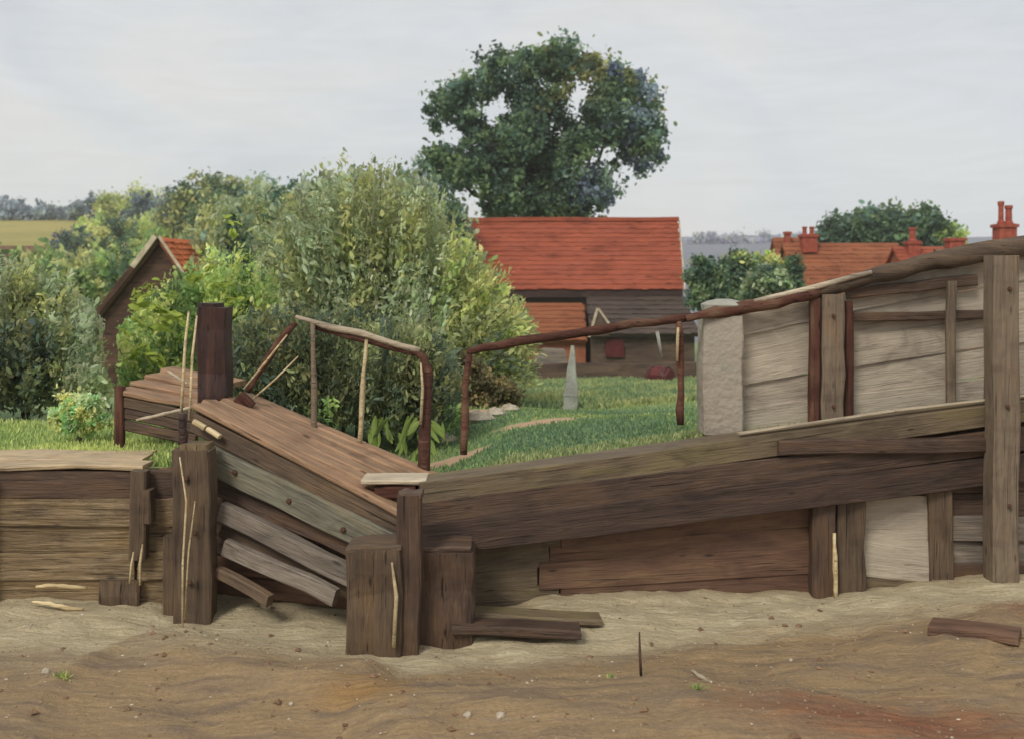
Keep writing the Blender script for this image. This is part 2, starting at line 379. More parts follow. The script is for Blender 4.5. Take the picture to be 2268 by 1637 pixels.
M_soil = soil()
xs = list(np.linspace(-60, -4.2, 24)) + list(np.linspace(-4.1, 5.2, 240)) + list(np.linspace(5.4, 60, 24))
ys = list(np.linspace(-20, 5.0, 14)) + list(np.linspace(5.05, 9.4, 130)) + [9.8, 10.5]
ground = sheet("ground", xs, ys, zfront, M_soil)
def fld(X, Y):
    return yw(X) - Y
setattr_(ground, "track", lambda X, Y: max(0., 1.12 - abs(fld(X, Y) - (.55 - .14 * math.sin(X * 1.1))) / (.92 - .2 * sm((X - .5) / 2) + .42 * sm((-.6 - X) / 1.2))))
setattr_(ground, "ruddy", lambda X, Y: .95 * math.exp(-(((X - 2.1) / 1.1) ** 2 + ((Y - 6.05) / .42) ** 2)) + .75 * math.exp(-(((X - 3.9) / .5) ** 2 + ((Y - 8.0) / .5) ** 2)))
setattr_(ground, "ochre", lambda X, Y: .8 * math.exp(-(((X + .85) / .42) ** 2 + ((Y - 6.45) / .28) ** 2)) + .5 * math.exp(-(((X + .5) / .3) ** 2 + ((Y - 6.9) / .18) ** 2)))

M_lawn = grassmat("lawn_grass", [rgb(92, 106, 70), rgb(112, 134, 92), rgb(130, 146, 96), rgb(156, 160, 98)])
ys2 = list(np.concatenate([np.linspace(0, 8, 60), np.linspace(8.4, 104, 90)]))
xs2 = list(np.linspace(-70, -8, 30)) + list(np.linspace(-7.6, 7.6, 110)) + list(np.linspace(8, 70, 30))
lawn = sheet("grass_bank", xs2, ys2, zlawn, M_lawn, warp=lambda x, y: (x, y + yw(x) + .16), skirt=True)
def bare(X, Y):
    px = CX + F * X / Y
    r = 0.
    for (bx, bY, rx, ry) in ((.95, 11.7, .8, .6), (.3, 11.4, .55, .45), (-.45, 13.6, .5, .5), (-.6, 10.2, .5, .35)):
        r = max(r, math.exp(-(((X - bx) / rx) ** 2 + ((Y - bY) / ry) ** 2)))
    return r
setattr_(lawn, "bare", bare)
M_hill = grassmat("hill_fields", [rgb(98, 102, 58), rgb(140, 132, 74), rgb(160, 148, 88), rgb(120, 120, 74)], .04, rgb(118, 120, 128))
ang = list(np.linspace(-.75, .75, 90)); yh = [78, 85, 92, 100, 108, 116, 125, 135, 150, 170, 190, 205, 215, 230, 260, 300, 350, 420, 520, 580, 650, 720, 800]
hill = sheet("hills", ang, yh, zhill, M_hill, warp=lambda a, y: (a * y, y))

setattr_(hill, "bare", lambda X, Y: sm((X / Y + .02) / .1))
# ------------------------------------------------------------------ foliage
def leaves(n, cen, dirs, L, Wd, cols, rng, up=.0, fold=.18):
    """n leaf-sized faces: 6 vertices, 4 faces' worth of triangles each."""
    d = dirs / (np.linalg.norm(dirs, axis=1, keepdims=True) + 1e-9)
    r = rng.normal(size=(n, 3)); r[:, 1] *= .6
    s = np.cross(d, r); s /= (np.linalg.norm(s, axis=1, keepdims=True) + 1e-9)
    nn = np.cross(s, d)
    L = L[:, None]; Wd = Wd[:, None]
    V = np.empty((n, 6, 3))
    V[:, 0] = cen - d * L * .5
    V[:, 1] = cen - d * L * .2 + s * Wd * .5 + nn * Wd * fold
    V[:, 2] = cen - d * L * .2 - s * Wd * .5 + nn * Wd * fold
    V[:, 3] = cen + d * L * .25 + s * Wd * .42 + nn * Wd * fold * .8
    V[:, 4] = cen + d * L * .25 - s * Wd * .42 + nn * Wd * fold * .8
    V[:, 5] = cen + d * L * .5 - nn * Wd * fold
    base = (np.arange(n) * 6)[:, None]
    T = np.array([[0, 2, 1], [1, 2, 4], [1, 4, 3], [3, 4, 5]])
    Fc = (base[:, None, :] + T[None]).reshape(-1, 3)
    C = np.repeat(cols, 6, axis=0)
    return V.reshape(-1, 3), Fc, C
def leafmesh(name, V, Fc, C, parent, origin, mat=LEAF):
    me = bpy.data.meshes.new(name)
    V = V - np.array(origin)
    me.vertices.add(len(V)); me.vertices.foreach_set("co", V.astype(np.float32).ravel())
    me.loops.add(len(Fc) * 3); me.loops.foreach_set("vertex_index", Fc.astype(np.int32).ravel())
    me.polygons.add(len(Fc)); me.polygons.foreach_set("loop_start", (np.arange(len(Fc)) * 3).astype(np.int32))
    me.update(calc_edges=True)
    at = me.attributes.new("tone", 'FLOAT_COLOR', 'POINT')
    at.data.foreach_set("color", np.concatenate([C, np.ones((len(C), 1))], 1).astype(np.float32).ravel())
    me.materials.append(mat)
    return reg(bpy.data.objects.new(name, me), Matrix.Translation(Vector(origin)), parent)
def pal(*cs, k=1.0):
    a = np.array([rgb(*c, k * 2.5)[:3] for c in cs]); g = a @ np.array([.3, .59, .11])
    return np.clip(a * .8 + g[:, None] * .2, 0, .8)
def crown(parent, origin, ells, Y, palette, nclump, per, size, seed, droop=.5, spread=.30, depth=.8, aspect=2.2, lobes=None, fill=.5):
    """ells: (x, y, rx, ry[, dY[, palette]]) in reference units at distance Y."""
    rng = np.random.default_rng(seed); Vs, Fs, Cs, off = [], [], [], 0
    area = np.array([e_[2] * e_[3] for e_ in ells], float); area /= area.sum()
    k = Y / F
    for ei, e_ in enumerate(ells):
        dY = e_[4] if len(e_) > 4 else 0.
        pl = e_[5] if len(e_) > 5 else palette
        c = np.array(P(e_[0], e_[1], Y + dY)); kk = (Y + dY) / F
        rx, rz = e_[2] * kk, e_[3] * kk; ry = depth * min(rx, rz * 1.3)
        n = max(3, int(nclump * area[ei]))
        u = rng.normal(size=(n, 3)); u /= np.linalg.norm(u, axis=1, keepdims=True)
        rad = (fill + (1 - fill) * rng.random(n) ** .6)[:, None]
        cc = c + u * rad * np.array([rx, ry, rz])
        cr = spread * min(rx, rz) * rng.uniform(.6, 1.25, n)
        ti = rng.integers(0, len(pl), n); tone = pl[ti] * rng.uniform(.78, 1.22, (n, 1))
        m = n * per
        ci = np.repeat(np.arange(n), per)
        g = rng.normal(size=(m, 3)); g *= (.55 + .25 * rng.random((m, 1)))
        cen = cc[ci] + g * cr[ci][:, None] * np.array([1, 1, .9])
        dirs = rng.normal(size=(m, 3)) * .75 + u[ci] * .45 + np.array([0, 0, -droop])
        Ls = size * rng.uniform(.55, 1.5, m); Ws = Ls / aspect * rng.uniform(.7, 1.3, m)
        cols = tone[ci] * rng.uniform(.8, 1.2, (m, 1)) * rng.uniform(.93, 1.07, (m, 3))
        v, f, cl = leaves(m, cen, dirs, Ls, Ws, cols, rng)
        Vs.append(v); Fs.append(f + off); Cs.append(cl); off += len(v)
    return leafmesh("crown", np.concatenate(Vs), np.concatenate(Fs), np.clip(np.concatenate(Cs), .004, .9), parent, origin)
def zat(X, Y):
    return zlawn(X, Y) if Y < 85 else zhill(X, Y)
def tree(name, label, cat, x, Y, ells, palette, nclump, per, size, seed, trunk=.2, group=None, limbs=True, nlimb=6, ground_y=None, **k):
    X = (x - CX) / F * Y; z = zat(X, Y) - .05
    root = thing(name, (X, Y, z), label, cat, group)
    crown(root, (X, Y, z), ells, Y, palette, nclump, per, size, seed, **k)
    random.seed(seed)
    cen = [P(e_[0], e_[1], Y + (e_[4] if len(e_) > 4 else 0)) for e_ in ells]
    mid = sum(cen, Vector()) / len(cen)
    top = Vector((X + (mid.x - X) * .4, Y, z + (mid.z - z) * .75))
    tube("trunk", wobble((X, Y, z), top, 4, .03), [trunk * 1.25, trunk, trunk * .85, trunk * .75, trunk * .6], M_bark, root, 8)
    if limbs:
        idx = list(range(len(cen))); random.shuffle(idx)
        for i in idx[:nlimb]:
            s = Vector((X, Y, z)).lerp(top, random.uniform(.5, .98))
            tube("limb", wobble(s, s.lerp(cen[i], .85), 3, .07), [trunk * .5, trunk * .38, trunk * .26, trunk * .1], M_bark, root, 5)
    return root

G_dark = pal((58, 74, 48), (72, 88, 52), (48, 62, 46), (84, 98, 54), (66, 84, 66), k=1.25) * np.array([.94, 1.0, 1.1])
G_blue = pal((74, 84, 98), (92, 106, 112), (66, 76, 92), (88, 108, 88), k=1.2)
G_olive = pal((96, 102, 62), (110, 112, 64), (82, 88, 54), (122, 122, 70), k=1.45)
G_grey = pal((106, 116, 88), (98, 108, 78), (116, 126, 92), (102, 104, 76), (120, 130, 102), k=1.2)
G_yellow = pal((132, 144, 66), (116, 132, 62), (104, 120, 58), (146, 154, 74), k=1.3)
G_bright = pal((100, 124, 64), (86, 108, 58), (118, 138, 64), (74, 94, 54), k=1.0)
G_deep = pal((60, 70, 44), (76, 82, 48), (50, 60, 44), (88, 88, 50), (66, 78, 62), k=1.2)
G_far = pal((104, 114, 122), (92, 102, 110), (114, 122, 126), (100, 110, 104), k=.95)  # distance haze put into the leaf colour as pale blue-grey
G_farblue = pal((74, 86, 92), (88, 100, 102), (66, 76, 88), k=1.2)  # same haze put into darker, bluer leaf tones
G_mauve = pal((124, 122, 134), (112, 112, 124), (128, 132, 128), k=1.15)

# great tree behind the barn: many lobes that leave holes for the sky
HOLES = [(1112, 238, 24), (1282, 214, 24), (978, 305, 20), (1190, 175, 10), (1330, 352, 28), (1040, 442, 24), (1245, 300, 8), (1400, 410, 20), (985, 420, 12)]
rl = random.Random(4); LOBES = []
tries = 0
while len(LOBES) < 120 and tries < 6000:
    tries += 1
    x, y, r = rl.uniform(935, 1485), rl.uniform(105, 500), rl.uniform(24, 50)
    ex, ey = (x - 1210) / (278 - r * .8), (y - 305) / (212 - r * .8)
    if ex * ex + ey * ey > 1 or (y > 440 and x > 1420) or (y < 150 and (x < 1060 or x > 1350)): continue
    if any(math.hypot(x - hx, y - hy) < hr_ + r * .74 for hx, hy, hr_ in HOLES): continue
    if any(math.hypot(x - l[0], y - l[1]) < 21 for l in LOBES): continue
    pl_ = G_blue if (x > 1370 and rl.random() < .6) or (x > 1290 and y > 400) else (np.concatenate([G_dark, G_olive * .6]) if x > 1200 and y < 240 else G_dark)
    LOBES.append((x, y, r, r * rl.uniform(.8, 1.1), rl.uniform(-2.5, 2.5), pl_))
LOBES += [(962, 360, 40, 42, 0, G_dark), (945, 400, 34, 40, 1, np.concatenate([G_dark, G_grey])), (975, 470, 40, 36, 0, G_dark), (1010, 395, 36, 36, -1, G_dark)]
tree("broadleaf_tree", "great round dark green tree towering behind the red-roofed barn", "tree", 1190, 62, LOBES,
    G_dark * 1.2, 1000, 54, .29, 11, trunk=.42, nlimb=16, spread=.5, fill=.25, droop=.35, aspect=1.9)

# bushes of many arching stems: feathery outlines, foliage running on from one to the next
def spray(name, label, cat, x, Y, sil, yb, palf, nstem, per, size, seed, aspect=2.6, dep=1.0, conv=.45, wide=.5, inner=.75, nstems_drawn=14, stemr=.018):
    """sil: outline of the stem tips as (x, y) in reference units at distance Y; palf(x, y) gives the leaf tones there."""
    rng = np.random.default_rng(seed); X = (x - CX) / F * Y; z = zat(X, Y) - .05
    root = thing(name, (X, Y, z), label, cat)
    sx = [p[0] for p in sil]; sy = [p[1] for p in sil]
    Vs, Fs, Cs, off = [], [], [], 0; drawn = 0
    for i in range(nstem):
        xt = rng.uniform(sx[0], sx[-1]); yt = np.interp(xt, sx, sy)
        yt = yt + (yb - yt) * inner * rng.random() ** 1.35 + rng.normal() * 16
        xb = x + (xt - x) * conv + rng.normal() * 12
        Yt = Y + rng.uniform(-1, 1) * dep * (1 if yt > yb - 250 else .7); Yb = Y + (Yt - Y) * .6
        T = np.array(P(xt, yt, Yt)); B = np.array(P(xb, yb, Yb)); B[2] = max(B[2] - .3, zat(B[0], Yb)) if B[2] > zat(B[0], Yb) else zat(B[0], Yb)
        L = np.linalg.norm(T - B); C = B * .45 + T * .55 + np.array([-(T[0] - B[0]) * .25, 0, .12 * L])
        m = max(6, int(per * (.5 + rng.random())))
        t = .30 + .70 * rng.random(m) ** .8
        q = ((1 - t) ** 2)[:, None] * B + (2 * t * (1 - t))[:, None] * C + (t ** 2)[:, None] * T
        tg = 2 * (1 - t)[:, None] * (C - B) + 2 * t[:, None] * (T - C); tg /= np.linalg.norm(tg, axis=1, keepdims=True)
        q += rng.normal(size=(m, 3)) * size * wide * (1.6 - t)[:, None] * 1.6
        dirs = tg * rng.choice([1., .9, -.2], m)[:, None] + rng.normal(size=(m, 3)) * .5
        pl = palf(xt, yt); nz = mn.noise(Vector((xt * .018, yt * .013, seed * 3.1))) + .35 * mn.noise(Vector((xt * .05, yt * .03, seed)))
        ix = int(np.clip((nz * .8 + .5) * len(pl) + rng.normal() * .9, 0, len(pl) - 1))
        tone = pl[ix] * rng.uniform(.85, 1.15) * (1 + .35 * mn.noise(Vector((xt * .022, yt * .02, seed + 40.))))
        Ls = size * (.42 + 1.35 * rng.random(m) ** 1.8); Ws = Ls / aspect * rng.uniform(.7, 1.3, m)
        cols = tone[None] * rng.uniform(.88, 1.13, (m, 1)) * rng.uniform(.94, 1.06, (m, 3))
        v, f, cl = leaves(m, q, dirs, Ls, Ws, cols, rng)
        Vs.append(v); Fs.append(f + off); Cs.append(cl); off += len(v)
        if drawn < nstems_drawn and i % 11 == 0:
            drawn += 1
            tt = [0, .35, .7, .95]; pts_ = [Vector((1 - u) ** 2 * B + 2 * u * (1 - u) * C + u * u * T) for u in tt]
            tube("stem", pts_, [stemr, stemr * .8, stemr * .5, stemr * .25], M_bark, root, 5)
    leafmesh("crown", np.concatenate(Vs), np.concatenate(Fs), np.clip(np.concatenate(Cs), .004, .9), root, (X, Y, z))
    return root
cat_ = lambda *a: np.concatenate(a)
G_pale = pal((126, 140, 106), (116, 130, 94), (132, 144, 114), k=1.25)
def pw(x, y):
    if y > 730: return cat_(G_deep, G_olive)
    if x > 1040: return cat_(G_yellow, G_olive, G_yellow)
    if 830 < x < 1000 and 530 < y < 700: return cat_(G_pale, G_grey)
    if y < 470: return cat_(G_olive, G_grey, G_olive)
    return cat_(G_grey, G_olive, G_yellow) if x > 700 else cat_(G_grey, G_olive)
spray("willow_bush", "wide feathery grey-green willow covering the left end of the barn", "bush", 870, 17,
      [(560, 500), (640, 440), (700, 395), (760, 362), (830, 352), (900, 385), (960, 425), (1010, 500), (1060, 545), (1110, 600), (1160, 670), (1195, 730)], 900, pw, 1250, 62, .095, 21, 2.8, 1.3, .5)
spray("hedge_bush", "dark olive hedge bush behind the left handrail", "bush", 780, 11.6,
      [(490, 730), (550, 690), (640, 675), (740, 690), (850, 700), (950, 715), (1005, 760), (1030, 850)], 965,
      lambda x, y: cat_(G_deep, G_olive[:1]) if y < 880 else cat_(G_deep, G_bright), 850, 50, .065, 23, 3.0, .8, .75)
lime = spray("lime_bush", "bright yellow-green bush in front of the dark shed gable", "bush", 420, 15,
      [(262, 760), (300, 690), (350, 640), (410, 600), (470, 570), (540, 560), (600, 610), (640, 700)], 925,
      lambda x, y: cat_(G_bright, G_yellow, G_bright), 680, 56, .075, 24, 2.2, .9, .7)
def pl_left(x, y):
    if x < 110 and y > 680: return cat_(pal((72, 86, 92), (62, 78, 80), (84, 98, 84), k=1.2), G_deep)
    return cat_(G_grey, G_olive, G_grey, G_bright[:1])
spray("sallow_bush", "broad grey-green bush at the left edge of the picture", "bush", 90, 13.2,
      [(-160, 600), (-60, 575), (20, 585), (90, 600), (150, 615), (195, 660), (222, 740), (236, 860)], 940, pl_left, 820, 54, .075, 25, 2.4, .9, .75)
spray("thicket", "soft blue-green thicket between the shed roof and the willow", "bush", 560, 30,
      [(400, 540), (440, 480), (500, 432), (560, 412), (630, 405), (700, 390), (760, 385), (800, 400)], 800,
      lambda x, y: cat_(G_dark, G_grey, G_olive, G_blue[3:]) if y < 600 else cat_(G_olive, G_bright, pal((160, 124, 80), k=1.)), 760, 46, .17, 27, 2.2, 2.0, .8)
spray("copse", "dark grey-green copse joining the willow to the great tree", "bush", 950, 46,
      [(850, 420), (900, 380), (950, 385), (990, 400), (1020, 440), (1050, 480)], 760, lambda x, y: cat_(G_dark, G_grey, G_blue[1:2]), 420, 40, .24, 127, 2.0, 2.0, .8)
spray("meadow_thicket", "olive thicket under the golden field at left", "bush", 160, 48,
      [(-80, 560), (0, 570), (70, 560), (120, 545), (200, 560), (260, 570), (320, 545), (360, 560)], 720,
      lambda x, y: cat_(G_olive, G_bright, G_dark), 420, 36, .3, 28, 2.0, 2.5, .9)
tree("box_bush", "small round light green bush on the grass beyond the left wall", "bush", 175, 10.2, [
    (175, 905, 48, 36), (146, 930, 36, 28), (208, 932, 38, 28), (175, 945, 50, 20)], pal((132, 164, 104), (112, 148, 92), (150, 172, 80), k=1.15), 110, 60, .045, 26, trunk=.03, limbs=False, fill=.3)
# wood on the skyline
def skytree(x, yt, yb, hw, Y, palette, seed, label, name="distant_tree", cat="tree", n=60, per=40, size=.5, trunk=.15, group="trees along the skyline"):
    h = (yb - yt) / 2; ell = [(x, yt + h * .8, hw * .8, h * .75), (x - hw * .42, yt + h * 1.15, hw * .55, h * .7), (x + hw * .45, yt + h * 1.1, hw * .55, h * .75), (x, yb - h * .5, hw * .85, h * .5)]
    return tree(name, label, cat, x, Y, ell, palette, n, per, size, seed, trunk=trunk, group=group, limbs=False, spread=.36, fill=.2)
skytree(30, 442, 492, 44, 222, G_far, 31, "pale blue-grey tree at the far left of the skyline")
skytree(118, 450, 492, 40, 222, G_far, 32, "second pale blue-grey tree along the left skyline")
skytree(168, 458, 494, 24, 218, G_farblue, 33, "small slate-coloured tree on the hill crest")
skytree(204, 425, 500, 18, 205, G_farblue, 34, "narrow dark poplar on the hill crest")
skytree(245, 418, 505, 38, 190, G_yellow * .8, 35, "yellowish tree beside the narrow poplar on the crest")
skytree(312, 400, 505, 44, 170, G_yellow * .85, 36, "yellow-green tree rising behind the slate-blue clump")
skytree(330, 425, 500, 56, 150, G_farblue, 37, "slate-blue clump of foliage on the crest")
skytree(430, 385, 520, 60, 100, np.concatenate([G_dark, G_olive]), 38, "dark brown-green tree above the orange shed roof", n=110, per=45, size=.42)
skytree(505, 375, 540, 56, 96, np.concatenate([G_dark, G_olive[:2]]), 39, "tall dark olive tree right of the brown-green one", n=110, per=45, size=.42)
skytree(575, 382, 560, 56, 84, np.concatenate([G_dark, G_blue[3:]]), 40, "dark bottle-green tree on the skyline left of the willow", n=120, per=45, size=.36)
skytree(650, 400, 580, 50, 78, np.concatenate([G_dark, G_grey]), 41, "grey-green tree half hidden by the willow's left side", n=110, per=45, size=.34)
skytree(800, 350, 560, 60, 70, np.concatenate([G_grey, G_dark[:2]]), 42, "feathery tree showing above the willow's crown", n=120, per=45, size=.3)
skytree(905, 372, 560, 52, 74, np.concatenate([G_grey, G_blue[1:2]]), 43, "grey-blue tree between the willow and the great tree", n=110, per=45, size=.32)
for i, (x, yt, yb, hw, Y, pl_, lab) in enumerate((
    (385, 412, 520, 44, 120, np.concatenate([G_farblue, G_olive]), "grey-olive tree between the slate clump and the brown-green tree"),
    (470, 430, 560, 60, 88, np.concatenate([G_dark, G_olive]), "low dark tree filling the gap above the shed ridge"),
    (545, 440, 600, 62, 72, np.concatenate([G_dark, G_grey[:2]]), "blue-green bushy tree below the bottle-green skyline tree"),
    (620, 450, 620, 60, 60, np.concatenate([G_blue[3:], G_dark, G_grey]), "grey-green bushy tree left of the willow's flank"),
    (730, 400, 600, 60, 66, np.concatenate([G_olive, G_grey]), "yellowish feathery tree behind the willow's left shoulder"),
    (960, 430, 600, 46, 60, np.concatenate([G_dark, G_grey]), "dark tree closing the gap left of the barn roof"))):
    skytree(x, yt, yb, hw, Y, pl_, 140 + i, lab, n=120, per=45, size=.34)
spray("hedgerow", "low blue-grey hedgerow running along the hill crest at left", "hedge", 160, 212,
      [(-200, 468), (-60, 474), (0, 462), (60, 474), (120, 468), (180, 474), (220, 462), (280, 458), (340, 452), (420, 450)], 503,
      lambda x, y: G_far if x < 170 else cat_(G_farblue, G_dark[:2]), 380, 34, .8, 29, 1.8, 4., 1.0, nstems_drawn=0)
spray("brake", "tangle of yellow-olive scrub below the crest behind the shed", "bush", 300, 130,
      [(180, 500), (230, 488), (300, 492), (360, 478), (430, 470)], 620, lambda x, y: cat_(G_olive, G_yellow, G_dark), 320, 34, .5, 30, 1.8, 4., 1.0, nstems_drawn=0)
# hedges in the left field
skytree(165, 505, 582, 58, 118, np.concatenate([G_farblue, G_dark]), 44, "dark clump of hedge in the golden field", "field_hedge", "hedge", 90, 40, .32, .1, "hedges in the field")
skytree(262, 520, 590, 52, 112, np.concatenate([G_olive, G_dark]), 45, "olive hedge in the field left of the shed", "field_hedge", "hedge", 90, 40, .32, .1, "hedges in the field")
skytree(95, 585, 660, 70, 60, G_bright, 46, "bright green bush below the golden field", "orchard_bush", "bush", 110, 40, .25, .1, "bushes below the field")
skytree(186, 600, 690, 46, 44, np.concatenate([G_bright, G_olive]), 47, "green bush just left of the shed roof", "orchard_bush", "bush", 110, 40, .2, .1, "bushes below the field")
skytree(560, 540, 680, 70, 40, np.concatenate([G_bright, G_olive, pal((170, 120, 70), k=1.1)]), 48, "russet-flecked green bush right of the shed roof", "orchard_bush", "bush", 130, 45, .2, .1, "bushes below the field")
for i, (x, yt, yb, hw, Y, pl_, lab) in enumerate((
    (20, 575, 680, 70, 50, np.concatenate([G_bright, G_olive]), "mid-green bush below the pink house at the left edge"),
    (150, 560, 660, 56, 64, np.concatenate([G_olive, G_dark]), "olive bush behind the little orange roof"),
    (275, 545, 640, 50, 60, np.concatenate([G_bright, G_olive, G_yellow]), "yellow-green bush against the shed's left roof slope"),
    (320, 520, 600, 40, 80, np.concatenate([G_olive, G_yellow]), "olive-yellow bush behind the shed's apex"))):
    skytree(x, yt, yb, hw, Y, pl_, 160 + i, lab, "orchard_bush", "bush", 110, 40, .24, .1, "bushes below the field")
# right: shrubs between barn and cottages
skytree(1560, 560, 690, 50, 40, np.concatenate([G_dark, G_grey[:2]]), 49, "dark green shrub at the barn's right corner", "garden_shrub", "bush", 120, 45, .18, .08, "shrubs between barn and cottages")
skytree(1632, 540, 690, 48, 46, np.concatenate([G_dark, G_yellow[:1]]), 50, "tall green shrub with yellowish top right of the barn", "garden_shrub", "bush", 120, 45, .2, .08, "shrubs between barn and cottages")
skytree(1690, 558, 600, 52, 52, G_yellow, 51, "lemon-green shrub left of the cottage roof", "garden_shrub", "bush", 70, 45, .18, .08, "shrubs between barn and cottages")
skytree(1700, 585, 690, 56, 42, np.concatenate([G_dark, G_grey]), 52, "grey-green shrub below the lemon-green one", "garden_shrub", "bush", 120, 45, .18, .08, "shrubs between barn and cottages")
skytree(1752, 560, 660, 26, 44, G_dark, 53, "narrow dark bush at the cottage's left end", "garden_shrub", "bush", 80, 45, .16, .06, "shrubs between barn and cottages")
tree("chestnut_tree", "low domed dark green tree behind the cottage roofs", "tree", 1960, 85, [
    (1880, 520, 70, 40), (1950, 500, 86, 44), (2040, 505, 76, 40), (1990, 535, 120, 40), (2095, 530, 44, 30, 0, G_yellow), (1840, 540, 40, 26)],
    np.concatenate([G_dark, G_bright[3:]]), 330, 45, .42, 54, trunk=.35, limbs=False, spread=.32, fill=.3)
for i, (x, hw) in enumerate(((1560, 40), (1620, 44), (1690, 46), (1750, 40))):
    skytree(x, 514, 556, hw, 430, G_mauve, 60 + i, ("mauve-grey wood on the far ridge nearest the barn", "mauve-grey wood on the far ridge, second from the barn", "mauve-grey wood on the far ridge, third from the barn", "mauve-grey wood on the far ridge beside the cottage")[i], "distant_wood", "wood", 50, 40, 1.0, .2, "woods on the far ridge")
tree("bramble_bush", "brown-green scrubby bush beside the lawn near the gate gap", "bush", 1085, 14.5, [
    (1060, 865, 42, 40), (1110, 872, 42, 34), (1040, 820, 30, 36)], pal((86, 78, 48), (70, 66, 42), (102, 90, 52), k=1.15), 130, 50, .06, 70, trunk=.03, limbs=False, fill=.3)

# ------------------------------------------------------------------ buildings
def roof_tiles(parent, a, b, c, d, mat, cols, rows, th=.032, name="roof_tiles"):
    """a,b: eave ends; d,c: ridge ends. Overlapping tiles, joined (too small to tell apart singly)."""
    a, b, c, d = map(Vector, (a, b, c, d)); vs_, fs = [], []
    n = (b - a).cross(d - a).normalized()
    if n.z < 0: n = -n
    rng = random.Random(5)
    for r in range(rows):
        t0, t1 = r / rows, min(1., (r + 1.35) / rows)
        for i in range(cols):
            s0 = (i + (.5 if r % 2 else 0) - .25) / cols; s1 = s0 + .985 / cols
            s0, s1 = max(0, s0), min(1, s1)
            if s1 - s0 < .1 / cols: continue
            lo = th * rng.uniform(.8, 1.5); hi = th * .15; ti = rng.uniform(-.12, .12) / rows
            q = [a.lerp(b, s).lerp(d.lerp(c, s), t) for s, t in ((s0, t0 + ti), (s1, t0 + ti * .6), (s1, t1), (s0, t1))]
            k = len(vs_)
            vs_ += [q[0] + n * lo, q[1] + n * lo, q[2] + n * hi, q[3] + n * hi, q[0], q[1]]
            fs += [(k, k + 1, k + 2, k + 3), (k + 4, k + 5, k + 1, k), (k + 4, k, k + 3), (k + 5, k + 2, k + 1)]
    o = mobj(name, vs_, fs, mat, parent); o["kind"] = "stuff"
    return o
def slab(name, quad, th, mat, parent):
    q = [Vector(v) for v in quad]; n = (q[1] - q[0]).cross(q[3] - q[0]).normalized() * th
    vs_ = q + [v - n for v in q]
    fs = [(0, 1, 2, 3), (7, 6, 5, 4), (0, 4, 5, 1), (1, 5, 6, 2), (2, 6, 7, 3), (3, 7, 4, 0)]
    return mobj(name, vs_, fs, mat, parent)
def boxw(name, lo, hi, mat, parent):
    c = (Vector(lo) + Vector(hi)) / 2; h = (Vector(hi) - Vector(lo)) / 2
    vs_ = [(x * h.x, y * h.y, z * h.z) for z in (-1, 1) for x, y in ((-1, -1), (1, -1), (1, 1), (-1, 1))]
    fs = [(3, 2, 1, 0), (4, 5, 6, 7), (0, 1, 5, 4), (1, 2, 6, 5), (2, 3, 7, 6), (3, 0, 4, 7)]
    return mobj(name, vs_, fs, mat, parent, Matrix.Translation(c))
def prism(name, poly, y0, y1, mat, parent):
    """poly in X,Z extruded along Y."""
    n = len(poly); vs_ = [(x, y0, z) for x, z in poly] + [(x, y1, z) for x, z in poly]
    fs = [tuple(range(n)), tuple(range(n, 2 * n))[::-1]] + [(i, i + n, (i + 1) % n + n, (i + 1) % n) for i in range(n)]
    return mobj(name, vs_, fs, mat, parent)
def pot(name, parent, c, r, h, mat):
    rad = [r * 1.15, r * 1.15, r * .85, r * .8, r * 1.0, r * 1.0]; zz = [0, .12, .2, .8, .85, 1.]
    n = 8; vs_, fs = [], []
    for a, z in zip(rad, zz):
        for j in range(n): vs_.append((a * math.cos(j * math.pi / 4), a * math.sin(j * math.pi / 4), z * h))
    for i in range(5):
        for j in range(n): fs.append((i * n + j, i * n + (j + 1) % n, i * n + n + (j + 1) % n, i * n + n + j))
    fs.append(tuple(range(5 * n, 6 * n)))
    return mobj(name, vs_, fs, mat, parent, Matrix.Translation(Vector(c)))

# barn
YB = 45.
x0, x1 = P(1005, 0, 46).x, P(1513, 0, YB).x
ze, zr = P(0, 640, YB).z, P(0, 489, 48).z; zg = zlawn(2, YB) - .2
barn = thing("barn", (x0, YB, zg), "long barn with steep red tiled roof below the great tree", "barn")
prism_pts = [(YB + .25, zg), (YB + 5.75, zg), (YB + 5.75, ze), (YB + 3, zr - .3), (YB + .25, ze)]
vs_ = [(x0 + .2, y, z) for y, z in prism_pts] + [(x1 - .25, y, z) for y, z in prism_pts]
mobj("wall", vs_, [(0, 1, 2, 3, 4), (9, 8, 7, 6, 5)] + [(i, i + 5, (i + 1) % 5 + 5, (i + 1) % 5) for i in range(5)], M_barnwall, barn)
rf = slab("roof", [(x0, YB, ze - .05), (x1, YB, ze - .05), (x1, YB + 3, zr - .05), (x0, YB + 3, zr - .05)], .12, M_tile, barn)
slab("roof", [(x1, YB + 6, ze - .05), (x0, YB + 6, ze - .05), (x0, YB + 3, zr - .05), (x1, YB + 3, zr - .05)], .12, M_tile, barn)
roof_tiles(barn, (x0, YB - .06, ze - .04), (x1 + .05, YB - .06, ze - .04), (x1 + .28, YB + 3, zr), (x0, YB + 3, zr), M_tile, 40, 15)
beam("ridge", (x0, YB + 3, zr + .03), (x1 + .3, YB + 3, zr + .05), .3, .18, M_tile, barn, seg=10, jit=.02)
beam("barge_board", (x1 + .06, YB - .05, ze - .1), (x1 + .3, YB + 3, zr - .08), .06, .2, M_verge, barn)
beam("eaves_board", (x0, YB + .04, ze - .22), (x1, YB + .04, ze - .22), .1, .3, M_black, barn)
